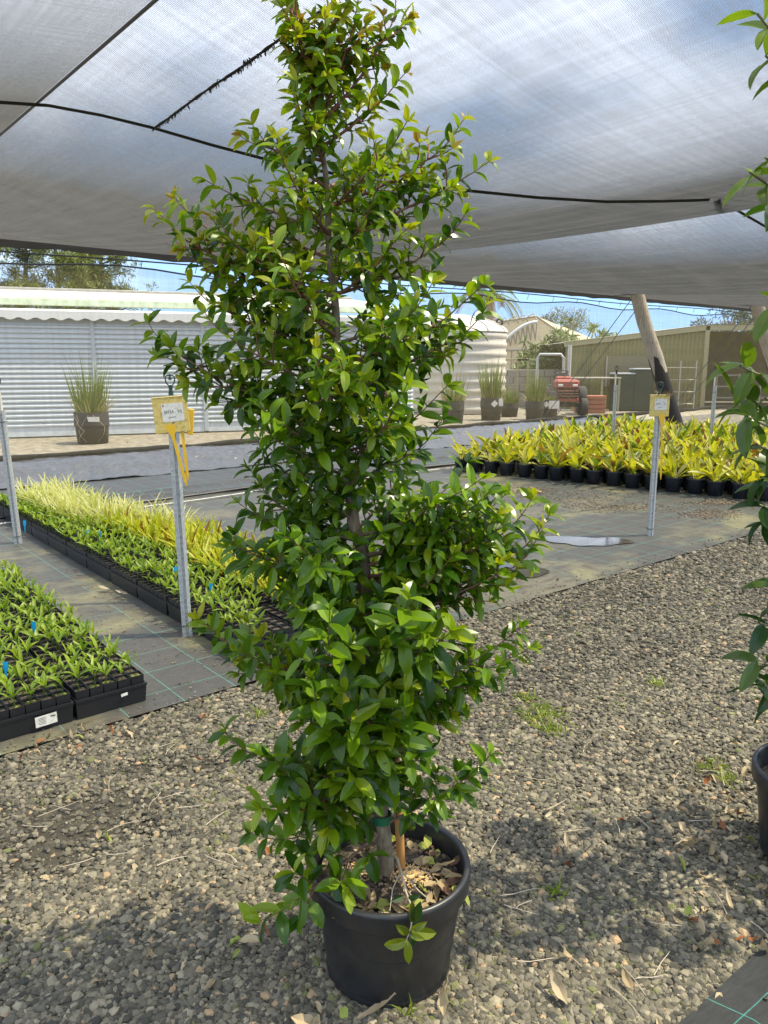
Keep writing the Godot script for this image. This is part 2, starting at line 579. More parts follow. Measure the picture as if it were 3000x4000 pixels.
func silt_texture() -> Texture2D:
	var w := 1536
	var h := 640
	var im := Image.create(w, h, false, Image.FORMAT_RGBA8)
	var f := FastNoiseLite.new()
	f.seed = 77
	f.frequency = 0.5
	f.fractal_octaves = 5
	var g := FastNoiseLite.new()
	g.seed = 78
	g.frequency = 2.2
	g.fractal_octaves = 4
	for y in h:
		for x in w:
			var lx := -2.0 + 18.0 * x / w
			var lz := -9.5 + 6.5 * y / h
			var a := f.get_noise_2d(lx * 0.8, lz * 1.5) + 0.45 * g.get_noise_2d(lx, lz)
			var s := 0.16 + 0.66 * smoothstep(-0.15, 0.42, a)
			var br := g.get_noise_2d(lx * 2.0 + 40.0, lz * 5.0)
			var c := Color(0.15, 0.140, 0.090).lerp(Color(0.095, 0.074, 0.046), smoothstep(0.0, 0.5, br))
			c = c.lerp(Color(0.21, 0.195, 0.10), smoothstep(0.1, 0.5, f.get_noise_2d(lx * 2.0 + 9.0, lz * 2.0)))
			c = c * (0.9 + 0.3 * g.get_noise_2d(lx * 6.0, lz * 6.0))
			s = clampf(s + 0.25 * smoothstep(0.25, 0.6, br), 0.0, 0.88)
			c = c.linear_to_srgb()
			im.set_pixel(x, y, Color(c.r, c.g, c.b, s))
	return ImageTexture.create_from_image(im)

func sheet(x0: float, x1: float, z0: float, z1: float, step: float, height: Callable, m: Material, uvs: float) -> ArrayMesh:
	var nx := int(ceil((x1 - x0) / step))
	var nz := int(ceil((z1 - z0) / step))
	var v := PackedVector3Array()
	var n := PackedVector3Array()
	var t := PackedVector2Array()
	var t2 := PackedVector2Array()
	var ix := PackedInt32Array()
	for b in nz + 1:
		for a in nx + 1:
			var lx := x0 + (x1 - x0) * a / nx
			var lz := z0 + (z1 - z0) * b / nz
			var h: float = height.call(lx, lz)
			var e := 0.03
			var dx: float = (height.call(lx + e, lz) - h) / e
			var dz: float = (height.call(lx, lz + e) - h) / e
			v.append(lp(lx, h, lz))
			n.append((Vector3.UP - U * dx - V * dz).normalized())
			t.append(Vector2(lx, lz) * uvs)
			t2.append(Vector2((lx + 2.0) / 18.0, (lz + 9.5) / 6.5))
	for b in nz:
		for a in nx:
			var k := b * (nx + 1) + a
			for q in [k, k + 1, k + nx + 1, k + 1, k + nx + 2, k + nx + 1]:
				ix.append(q)
	var arr := []
	arr.resize(Mesh.ARRAY_MAX)
	arr[Mesh.ARRAY_VERTEX] = v
	arr[Mesh.ARRAY_NORMAL] = n
	arr[Mesh.ARRAY_TEX_UV] = t
	arr[Mesh.ARRAY_TEX_UV2] = t2
	arr[Mesh.ARRAY_INDEX] = ix
	var am := ArrayMesh.new()
	am.add_surface_from_arrays(Mesh.PRIMITIVE_TRIANGLES, arr)
	am.surface_set_material(0, m)
	return am

var bump := FastNoiseLite.new()

func path_height(lx: float, lz: float) -> float:
	return 0.010 * bump.get_noise_2d(lx * 1.3, lz * 1.3) - 0.004

func mat_height(lx: float, lz: float) -> float:
	return 0.010 + 0.004 * bump.get_noise_2d(lx * 3.0, lz * 3.0) + 0.0035 * bump.get_noise_2d(lx * 11.0, lz * 4.0)

func build_ground():
	bump.seed = 6
	bump.frequency = 0.7
	var mb := MB.new()
	mb.face([Vector3(-600, -0.03, 600), Vector3(600, -0.03, 600), Vector3(600, -0.03, -900), Vector3(-600, -0.03, -900)])
	setting("ground", mb.mesh(mats.road))
	setting("gravel_path", sheet(-6.0, 13.0, -3.55, 5.0, 0.2, path_height, mats.path_dirt, 1.0))
	var weave := weave_texture()
	var wm := mat("weed_mat", Color.WHITE, 0.50, {"metallic_specular": 0.36, "albedo_texture": weave, "detail_enabled": true, "detail_albedo": silt_texture(), "detail_blend_mode": BaseMaterial3D.BLEND_MODE_MIX, "detail_uv_layer": BaseMaterial3D.DETAIL_UV_2, "texture_repeat": true})
	var pm := mat("weed_mat_clean", Color.WHITE, 0.50, {"metallic_specular": 0.36, "albedo_texture": weave})
	setting("weed_mat_ground", sheet(-2.0, 16.0, -9.3, -3.36, 0.22, mat_height, wm, 1.0 / 1.12))
	# the wrinkled apron behind it and the plastic film over the low bank
	var fold := func(lx: float, lz: float) -> float:
		var k := (lz + 9.05)
		var h := 0.018 + 0.006 * bump.get_noise_2d(lx * 2.0, lz * 2.0)
		for c in [0.0, -0.28, -0.55]:
			var d: float = (k - c + 0.10 * sin(lx * 0.9 + c * 9.0) + 0.05 * sin(lx * 2.3)) / 0.045
			h += 0.035 * exp(-d * d)
		return h
	setting("mat_apron_ground", sheet(-2.0, 17.0, -10.95, -8.85, 0.045, fold, pm, 1.0 / 1.12))
	var bank := func(lx: float, lz: float) -> float:
		var k := clampf((-lz - 10.75) / 0.95, 0.0, 1.0)
		return 0.03 + 0.24 * k * k * (3.0 - 2.0 * k) + 0.035 * bump.get_noise_2d(lx * 1.6, lz * 3.4) + 0.014 * bump.get_noise_2d(lx * 6.0 + 5.0, lz * 8.0)
	setting("plastic_film_ground", sheet(-3.0, 18.0, -11.95, -10.80, 0.06, bank, mats.film, 1.0))
	# black roll along the top of the bank
	var rl := MB.new()
	var pts := []
	var rad := []
	for k in 90:
		var lx := -3.0 + k * 0.3
		pts.append(lp(lx, 0.29 + 0.03 * bump.get_noise_2d(lx * 2.0, 7.0), -11.9 + 0.05 * bump.get_noise_2d(lx * 1.2, 3.0)))
		rad.append(0.045 + 0.012 * sin(lx * 3.1))
	rl.tube(pts, rad, 8)
	top("film_roll", rl.mesh(mats.cloth_hem), "black rolled edge of plastic along the top of the low bank", "plastic roll")
	# irrigation hose lying on the mat
	for hz in [[-8.78, 0.017, "thick black irrigation hose along the wrinkled edge of the mat"], [-8.50, 0.009, "thin grey dusty hose lying on the mat"], ]:
		var hp := []
		var hr := []
		for k in 60:
			var lx := -1.0 + k * 0.28
			hp.append(lp(lx, 0.02 + hz[1], hz[0] + 0.08 * sin(lx * 0.7) + 0.03 * sin(lx * 2.1)))
			hr.append(hz[1])
		var hm := MB.new()
		hm.tube(hp, hr, 7)
		top("irrigation_hose", hm.mesh(mats.black_plastic if hz[1] > 0.01 else mats.zinc), hz[2], "hose")
	# puddles
	for pd in [[1190, 1345, 1158, 1180, "shallow puddle on the weed mat beside the signed stake"], [1010, 1172, 1212, 1246, "long shallow puddle on the weed mat beside the tree"]]:
		var c := gp((pd[0] + pd[1]) * 0.5, (pd[2] + pd[3]) * 0.5, 0.014)
		var wx: float = gp(pd[1], (pd[2] + pd[3]) * 0.5, 0.014).x - c.x
		var wz: float = absf(gp((pd[0] + pd[1]) * 0.5, pd[2], 0.014).z - c.z)
		var pm2 := MB.new()
		var ring := []
		for k in 40:
			var a := TAU * k / 40.0
			var q := 1.0 + 0.22 * sin(a * 2.0 + 1.0) + 0.14 * sin(a * 3.0 + pd[0]) + 0.07 * sin(a * 7.0)
			ring.append(Vector3(cos(a) * wx * q, 0, sin(a) * wz * q))
		ring.reverse()
		pm2.face(ring)
		var pn := top("puddle", pm2.mesh(mats.water), pd[4], "puddle", "", "", Transform3D(Basis(), Vector3(c.x, 0.0175, c.z)))
		pn.set_meta("kind", "thing")

# ---------------------------------------------------------------- shade cloth
const CABLES := [-4.5, 1.64, 7.9, 17.0, 30.0]
const EDGE := -11.75

func canopy_h(lx: float, lz: float) -> float:
	var s := 0.0
	for k in CABLES.size() - 1:
		if lx >= CABLES[k] and lx <= CABLES[k + 1]:
			var m: float = (CABLES[k] + CABLES[k + 1]) * 0.5
			var w: float = (CABLES[k + 1] - CABLES[k]) * 0.5
			s = 1.0 - pow((lx - m) / w, 2.0)
	var t := clampf(1.0 - pow((lz + 4.0) / 7.75, 2.0), 0.0, 1.0)
	return 3.30 - (0.18 if lx < CABLES[1] else 0.56) * s * t - 0.04 * t

func on_canopy(px: float, py: float) -> Vector3:
	var d := ray(px, py)
	var h := 3.2
	var p := Vector3.ZERO
	for k in 24:
		p = EYE + d * ((h - EYE.y) / d.y)
		h = lerpf(h, canopy_h(p.dot(U), p.dot(V)), 0.6)
	return p

func build_canopy():
	var c := thing("shade_cloth_canopy", "grey woven shade cloth stretched overhead on cables with dark seams", "shade cloth")
	var s := 1024
	var im := Image.create(s, s, false, Image.FORMAT_RGBA8)
	var f := FastNoiseLite.new()
	f.seed = 91
	f.frequency = 0.01
	f.fractal_octaves = 4
	for y in s:
		for x in s:
			var k := 0.5 * f.get_noise_2d(x * 0.5, y * 14.0) + 0.45 * f.get_noise_2d(x * 14.0 + 3000.0, y * 0.5) + 0.3 * f.get_noise_2d(x * 1.2 + 700.0, y * 1.2)
			var a := clampf(0.32 + 0.34 * k, 0.08, 0.66)
			im.set_pixel(x, y, Color(0.47, 0.47, 0.48, a))
	var ct := ImageTexture.create_from_image(im)
	var cm := mat("shade_cloth", Color.WHITE, 0.7, {"albedo_texture": ct, "transparency": BaseMaterial3D.TRANSPARENCY_ALPHA, "backlight_enabled": true, "backlight": lin(0.8, 0.8, 0.85)})
	var xs := []
	for k in CABLES.size() - 1:
		var seg := 22 if k < 3 else 24
		for q in seg:
			xs.append(lerpf(CABLES[k], CABLES[k + 1], float(q) / seg))
	xs.append(CABLES[-1])
	var zs := []
	for q in 61:
		zs.append(lerpf(EDGE, 3.6, q / 60.0))
	# one cloth panel for each bay between two cables
	for k in CABLES.size() - 1:
		var mb := MB.new()
		var rows := []
		for z in zs:
			var row := []
			for x in xs:
				if x >= CABLES[k] - 0.001 and x <= CABLES[k + 1] + 0.001:
					row.append(mb.add(lp(x, canopy_h(x, z), z), Vector3.DOWN, Vector2(x, z) / 8.0))
			rows.append(row)
		for a in rows.size() - 1:
			for b in rows[a].size() - 1:
				mb.quad(rows[a][b], rows[a][b + 1], rows[a + 1][b + 1], rows[a + 1][b])
		put(c, "cloth_panel", mb.mesh(cm))
	# the yarns of the weave stand a few millimetres deep, so the cloth closes up where it is seen at a slant
	var wv := MB.new()
	wv.col = Color(0.055, 0.055, 0.036)
	var z := EDGE
	while z < -1.2:
		var pl := -1
		for x in xs:
			if x < -2.9:
				continue
			var h := canopy_h(x, z)
			var q := wv.add(lp(x, h + 0.0030, z), V)
			wv.add(lp(x, h + 0.0014, z), V)
			if pl >= 0:
				wv.quad(pl, q, q + 1, pl + 1)
			pl = q
		z += 0.0062
	var x := -2.8
	while x < 29.0:
		var hh := 0.0016 if x < 13.0 else 0.0036
		var pl := -1
		for q in 41:
			var zz := lerpf(EDGE, -1.2, q / 40.0)
			var h := canopy_h(x, zz)
			var k := wv.add(lp(x, h + 0.0014 + hh, zz), U)
			wv.add(lp(x, h + 0.0014, zz), U)
			if pl >= 0:
				wv.quad(pl, k, k + 1, pl + 1)
			pl = k
		x += 0.0066 if x < 13.0 else 0.015
	mat("yarn", Color.WHITE, 0.7, {"vertex_color_use_as_albedo": true})
	put(c, "weave", wv.mesh(mats.yarn), Transform3D(), "stuff")
	# cables under the cloth
	for k in range(1, CABLES.size() - 1):
		var pts := []
		var rad := []
		for q in 40:
			var zz := lerpf(EDGE, 3.4, q / 39.0)
			pts.append(lp(CABLES[k], canopy_h(CABLES[k], zz) - 0.012, zz))
			rad.append(0.009)
		var cb := MB.new()
		cb.tube(pts, rad, 6)
		put(c, "cable", cb.mesh(mats.wire))
	# perimeter hem and its cable
	var hem := MB.new()
	var pc := MB.new()
	var pp := []
	var pr := []
	var last := -1
	for q in 120:
		var lx := -4.0 + q * 0.285
		var h := canopy_h(lx, EDGE)
		var dr := 0.10 + 0.03 * bump.get_noise_2d(lx * 2.0, 1.0)
		var a := hem.add(lp(lx, h + 0.01, EDGE), V)
		hem.add(lp(lx, h - dr, EDGE + 0.05), V)
		if last >= 0:
			hem.quad(last, a, a + 1, last + 1)
		last = a
		pp.append(lp(lx, h - 0.15 - 0.02 * sin(lx * 0.8), EDGE))
		pr.append(0.012)
	pc.tube(pp, pr, 6)
	put(c, "hem", hem.mesh(mats.cloth_hem))
	put(c, "cable", pc.mesh(mats.wire))
	# sewn seams that run across the cloth, and the rope with leaf litter caught on it
	var seams := [[[-60, 213], [0, 215], [105, 222], [220, 243], [330, 270], [460, 308], [600, 345], [800, 385], [1000, 405], [1160, 421], [1310, 430], [1430, 429], [1500, 427], [1532, 425.5]],
		[[1547, 426], [1600, 456], [1659, 490], [1720, 527]]]
	for path in seams:
		var sm := MB.new()
		var l1 := -1
		var pts := []
		for k in path.size():
			pts.append(on_canopy(path[k][0], path[k][1]))
		for k in pts.size():
			var d: Vector3 = (pts[mini(k + 1, pts.size() - 1)] - pts[maxi(k - 1, 0)]).normalized()
			var sd := d.cross(Vector3.UP).normalized() * 0.022
			var p: Vector3 = pts[k] - Vector3(0, 0.012, 0)
			var a := sm.add(p - sd, Vector3.DOWN)
			sm.add(p + Vector3(0, -0.014, 0), Vector3.DOWN)
			sm.add(p + sd, Vector3.DOWN)
			if l1 >= 0:
				sm.quad(l1, a, a + 1, l1 + 1)
				sm.quad(l1 + 1, a + 1, a + 2, l1 + 2)
			l1 = a
		put(c, "seam", sm.mesh(mats.cloth_hem))
	var rp := MB.new()
	var rpts := []
	var rrad := []
	for k in 26:
		var q := on_canopy(lerpf(740, 330, k / 25.0), lerpf(-21, 270, k / 25.0) + 1.5 * sin(k * 0.6)) - Vector3(0, 0.02, 0)
		rpts.append(q)
		rrad.append(0.007 + 0.002 * sin(k * 2.7))
	rp.tube(rpts, rrad, 6)
	put(c, "rope", rp.mesh(mats.rope))
	var db := MB.new()
	db.col = Color(0.03, 0.027, 0.018)
	for k in 260:
		var e := int(pow(rng.randf(), 0.8) * 24.99)
		var b: Vector3 = rpts[e].lerp(rpts[e + 1], rng.randf())
		db.leaf(Transform3D(look(rdir()), b + Vector3(0, -0.004, 0)), rr(0.010, 0.030), rr(0.004, 0.012), 0.2, 0.6, 2)
	put(c, "caught_debris", db.mesh(mats.plain), Transform3D(), "stuff")

func build_net():
	var c := thing("side_netting", "sheer olive insect netting hung behind the beds and flecked with dirt", "netting")
	var s := 512
	var im := Image.create(s, s, false, Image.FORMAT_RGBA8)
	var f := FastNoiseLite.new()
	f.seed = 17
	f.frequency = 0.01
	for y in s:
		for x in s:
			var k := 0.5 * f.get_noise_2d(x * 0.4, y * 6.0) + 0.5 * f.get_noise_2d(x * 6.0 + 99.0, y * 0.4)
			im.set_pixel(x, y, Color(0.50, 0.46, 0.36, clampf(0.27 + 0.12 * k, 0.08, 0.5)))
	var nm := mat("netting", Color.WHITE, 0.8, {"albedo_texture": ImageTexture.create_from_image(im), "transparency": BaseMaterial3D.TRANSPARENCY_ALPHA, "backlight_enabled": true, "backlight": lin(0.5, 0.5, 0.45)})
	var mb := MB.new()
	var last := -1
	for q in 100:
		var lx := -4.0 + q * 0.34
		var b := 0.06 * bump.get_noise_2d(lx * 0.8, 20.0)
		var a := mb.add(lp(lx, 0.24, EDGE - 0.06 + b), V, Vector2(lx, 0) / 3.0)
		mb.add(lp(lx, 3.02 + 0.05 * sin(lx * 1.7), EDGE - 0.04), V, Vector2(lx, 3.0) / 3.0)
		if last >= 0:
			mb.quad(last, a, a + 1, last + 1)
		last = a
	put(c, "net_sheet", mb.mesh(nm))
	var sp := MB.new()
	sp.col = Color(0.02, 0.017, 0.012)
	for k in 700:
		var lx := rr(0.0, 22.0) if k < 330 else rr(8.5, 15.5)
		var y := 0.3 + pow(rng.randf(), 1.9) * 1.35
		var w := rr(0.003, 0.012) * (1.0 + 0.02 * lx)
		sp.leaf(Transform3D(look(Vector3(rr(-1, 1), rr(-1, 1), rr(-0.3, 0.3))), lp(lx, y, EDGE - 0.02)), w * rr(1.0, 2.4), w, 0.3, 0.4, 2)
	put(c, "dirt_flecks", sp.mesh(mats.plain), Transform3D(), "stuff")
	var tb := MB.new()
	var pts := []
	var rad := []
	for q in 60:
		var lx := -4.0 + q * 0.57
		pts.append(lp(lx, 3.03 + 0.05 * sin(lx * 1.7), EDGE - 0.04))
		rad.append(0.014)
	tb.tube(pts, rad, 6)
	put(c, "top_cable", tb.mesh(mats.wire))
	for q in 24:
		var lx := 4.0 + q * 0.9
		var tm := MB.new()
		tm.tube([lp(lx, 3.05, EDGE - 0.03), lp(lx + 0.02, 3.17, EDGE)], [0.006, 0.006], 5)
		put(c, "tie", tm.mesh(mats.wire))
# ---------------------------------------------------------------- buildings
func build_left_shed():
	var a := Vector3(-10.9, 0, -16.35)
	var d := Vector3(0.937, 0, -0.349).normalized()
	var nrm := Vector3(d.z, 0, -d.x)
	if nrm.z < 0:
		nrm = -nrm
	var turn := rad_to_deg(atan2(-d.z, d.x))
	var s := thing("packing_shed", "long white shed of horizontal metal boards with scalloped roof edge and green gutter", "shed", a, turn)
	var L := 12.5
	var H := 2.62
	var wall := boxmesh(Vector3(L, H, 0.12), mats.shed_trim, 0.01)
	put(s, "wall_core", wall, Transform3D(Basis(), Vector3(L * 0.5, H * 0.5, -0.10)))
	# bays of boards between posts
	var posts := []
	for px in [-160.0, 205.0, 441.0, 640.0]:
		var q := ray(px, 800)
		var t := (a.x * d.z - a.z * d.x) / (q.x * d.z - q.z * d.x)
		posts.append((Vector3(q.x, 0, q.z) * t - a).dot(d))
	posts[0] = 0.0
	posts.append(L)
	var bh := (H - 0.32) / 21.0
	for k in posts.size() - 1:
		var w: float = posts[k + 1] - posts[k] - 0.10
		var mb := MB.new()
		# a board with a sloped drip face
		var prof := [Vector2(0.0, 0.0), Vector2(0.044, 0.004), Vector2(0.046, bh * 0.36), Vector2(0.006, bh * 0.66), Vector2(0.0, bh)]
		for q in prof.size() - 1:
			mb.face([Vector3(-w / 2, prof[q].y, prof[q].x), Vector3(w / 2, prof[q].y, prof[q].x), Vector3(w / 2, prof[q + 1].y, prof[q + 1].x), Vector3(-w / 2, prof[q + 1].y, prof[q + 1].x)])
		var bm := mb.mesh(mats.shed_white)
		for r in 21:
			put(s, "siding_board", bm, Transform3D(Basis(), Vector3(posts[k] + 0.05 + w / 2, 0.22 + r * bh, -0.036)))
		put(s, "base_panel", boxmesh(Vector3(w, 0.22, 0.02), mats.shed_white, 0.003), Transform3D(Basis(), Vector3(posts[k] + 0.05 + w / 2, 0.11, -0.02)))
		if k > 0:
			put(s, "wall_post", boxmesh(Vector3(0.10, H - 0.03, 0.05), mats.shed_trim, 0.006), Transform3D(Basis(), Vector3(posts[k], H * 0.5, -0.005)))
	# scalloped white roof edge
	var ed := MB.new()
	var n := 190
	var l0 := -1
	for q in n + 1:
		var x := L * q / n
		var w := 0.028 * cos(x * TAU / 0.34)
		var e := ed.add(Vector3(x, H + 0.16, 0.10), Vector3.BACK)
		ed.add(Vector3(x, H - 0.02 + w, 0.16 + w * 0.3), Vector3.BACK)
		if l0 >= 0:
			ed.quad(l0, e, e + 1, l0 + 1)
		l0 = e
	put(s, "scalloped_fascia", ed.mesh(mats.white_steel))
	var rf := MB.new()
	rf.face([Vector3(0, H + 0.16, 0.10), Vector3(L, H + 0.16, 0.10), Vector3(L, H + 0.26, -0.9), Vector3(0, H + 0.26, -0.9)])
	put(s, "lean_to_roof", rf.mesh(mats.white_steel))
	# the taller roof behind with its green gutter
	put(s, "gutter", boxmesh(Vector3(L, 0.17, 0.14), mats.gutter_green, 0.02), Transform3D(Basis(), Vector3(L * 0.5, H + 0.42, -0.95)))
	var ur := MB.new()
	ur.face([Vector3(0.0, H + 0.52, -1.0), Vector3(L, H + 0.52, -1.0), Vector3(L, H + 1.05, -5.4), Vector3(1.5, H + 1.05, -5.4)])
	put(s, "main_roof", ur.mesh(mats.roof_old))
	put(s, "ridge_cap", boxmesh(Vector3(L - 1.5, 0.07, 0.3), mats.roof_old, 0.01), Transform3D(Basis(), Vector3(L * 0.5 + 0.75, H + 1.07, -5.4)))
	put(s, "back_wall", boxmesh(Vector3(L - 0.4, H + 0.35, 0.1), mats.roof_old), Transform3D(Basis(), Vector3(L * 0.5, (H + 0.35) * 0.5, -5.6)))
	put(s, "end_wall", boxmesh(Vector3(0.08, H, 5.4), mats.shed_white), Transform3D(Basis(), Vector3(L - 0.05, H * 0.5, -2.9)))

func build_right_shed():
	var z := -28.5
	var p0 := at(1220, 800, z)
	var p1 := at(1521, 800, z)
	var s := thing("skillion_shed", "olive ribbed metal shed with sloping roof and a dark open bay", "shed", Vector3(p0.x, 0, z))
	var w := p1.x - p0.x
	var h0 := 2.37
	var h1 := 2.96
	var n := 34
	for k in n:
		var x := w * (k + 0.5) / n
		var cw := w / n
		var hl := lerpf(h0, h1, float(k) / n) - 0.12
		var hr := lerpf(h0, h1, float(k + 1) / n) - 0.12
		var mb := MB.new()
		for r in [[-0.5, -0.25, 0.0], [-0.25, -0.12, 0.05], [-0.12, 0.12, 0.05], [0.12, 0.25, 0.0], [0.25, 0.5, 0.0]]:
			var z0: float = 0.0 if r[0] <= -0.25 or r[0] >= 0.25 else 0.035
			var z1: float = 0.0 if r[1] <= -0.25 or r[1] >= 0.25 else 0.035
			var ha := lerpf(hl, hr, r[0] + 0.5)
			var hb := lerpf(hl, hr, r[1] + 0.5)
			mb.face([Vector3(r[0] * cw, 0, z0), Vector3(r[1] * cw, 0, z1), Vector3(r[1] * cw, hb, z1), Vector3(r[0] * cw, ha, z0)])
		put(s, "wall_sheet", mb.mesh(mats.olive_wall), Transform3D(Basis(), Vector3(x, 0, 0)))
	var slope := atan2(h1 - h0, w)
	put(s, "barge_board", boxmesh(Vector3(w / cos(slope) + 0.15, 0.20, 0.06), mats.olive_trim, 0.008), Transform3D(Basis(Vector3.BACK, slope), Vector3(w * 0.5, (h0 + h1) * 0.5 - 0.06, 0.05)))
	put(s, "corner_trim", boxmesh(Vector3(0.16, h1, 0.16), mats.olive_trim, 0.01), Transform3D(Basis(), Vector3(w, h1 * 0.5, 0.0)))
	# open bay to the side
	var bw := 9.0
	put(s, "bay_fascia", boxmesh(Vector3(bw, 0.22, 0.10), mats.olive_trim, 0.01), Transform3D(Basis(), Vector3(w + bw * 0.5, h1 - 0.06, 0.02)))
	var rm := MB.new()
	rm.face([Vector3(w, 0, -5), Vector3(w + bw, 0, -5), Vector3(w + bw, h1, -5), Vector3(w, h1, -5)])
	rm.face([Vector3(w + bw, 0, -5), Vector3(w + bw, 0, 0), Vector3(w + bw, h1, 0), Vector3(w + bw, h1, -5)])
	put(s, "bay_wall", rm.mesh(mats.olive_wall))
	var rf := MB.new()
	rf.face([Vector3(0, h0, 0.1), Vector3(w, h1 + 0.05, 0.1), Vector3(w, h1 + 0.05, -5.2), Vector3(0, h0, -5.2)])
	rf.face([Vector3(w, h1 + 0.05, 0.1), Vector3(w + bw, h1 + 0.05, 0.1), Vector3(w + bw, h1 + 0.05, -5.2), Vector3(w, h1 + 0.05, -5.2)])
	put(s, "roof_sheet", rf.mesh(mats.roof_old))
	put(s, "inner_wall", boxmesh(Vector3(0.06, h1 - 0.1, 5.0), mats.olive_wall), Transform3D(Basis(), Vector3(w - 0.05, h1 * 0.5 - 0.05, -2.55)))
	# bars and a bench inside the bay
	var t := thing("potting_bench", "pale slatted bench standing inside the dark open shed bay", "bench", Vector3(p1.x + 0.9, 0, z - 0.9))
	for k in 3:
		put(t, "rail", boxmesh(Vector3(2.6, 0.05, 0.05), mats.frame_steel), Transform3D(Basis(), Vector3(1.2, 0.35 + 0.42 * k, 0)))
	for k in 4:
		put(t, "leg", boxmesh(Vector3(0.05, 1.25, 0.05), mats.frame_steel), Transform3D(Basis(), Vector3(-0.05 + 0.83 * k, 0.625, 0.055)))

func build_tank():
	var c := at(988, 800, -27.0)
	var s := thing("water_tank", "beige ribbed plastic water tank with domed lid behind the potted reeds", "water tank", Vector3(c.x, 0, -27.0))
	var r := 1.64
	var prof := [Vector2(r, 0.0)]
	var k := 0
	var y := 0.06
	while y < 2.62:
		prof.append_array([Vector2(r, y), Vector2(r + 0.035, y + 0.03), Vector2(r + 0.035, y + 0.12), Vector2(r, y + 0.16)])
		y += 0.30
		k += 1
	prof.append(Vector2(r, 2.68))
	var mb := MB.new()
	mb.lathe(Transform3D(), prof, 64)
	put(s, "tank_wall", mb.mesh(mats.tank))
	var dm := MB.new()
	var dp := []
	for q in 9:
		var a := q / 8.0
		dp.append(Vector2((r + 0.05) * cos(a * PI * 0.5), 2.66 + 0.62 * sin(a * PI * 0.5) * (0.55 + 0.45 * a)))
	dp[8].x = 0.0
	dm.lathe(Transform3D(), dp, 64)
	put(s, "domed_lid", dm.mesh(mats.tank))
	for q in 12:
		var a := TAU * q / 12.0
		var rb := MB.new()
		var pts := []
		for e in 7:
			var f := e / 8.0
			var o := (r + 0.05) * cos(f * PI * 0.5)
			pts.append(Vector3(cos(a) * o, 2.675 + 0.62 * sin(f * PI * 0.5) * (0.55 + 0.45 * f), sin(a) * o))
		rb.tube(pts, [0.03, 0.03, 0.03, 0.03, 0.03, 0.03, 0.02], 5)
		put(s, "lid_rib", rb.mesh(mats.tank))
	var v := MB.new()
	var vp := []
	var vr := []
	for q in 13:
		var a := TAU * q / 12.0
		vp.append(Vector3(1.32 + 0.10 * cos(a), 2.98 + 0.10 * sin(a), 0.62))
		vr.append(0.045)
	v.tube(vp, vr, 6)
	put(s, "vent_ring", v.mesh(mats.black_plastic))

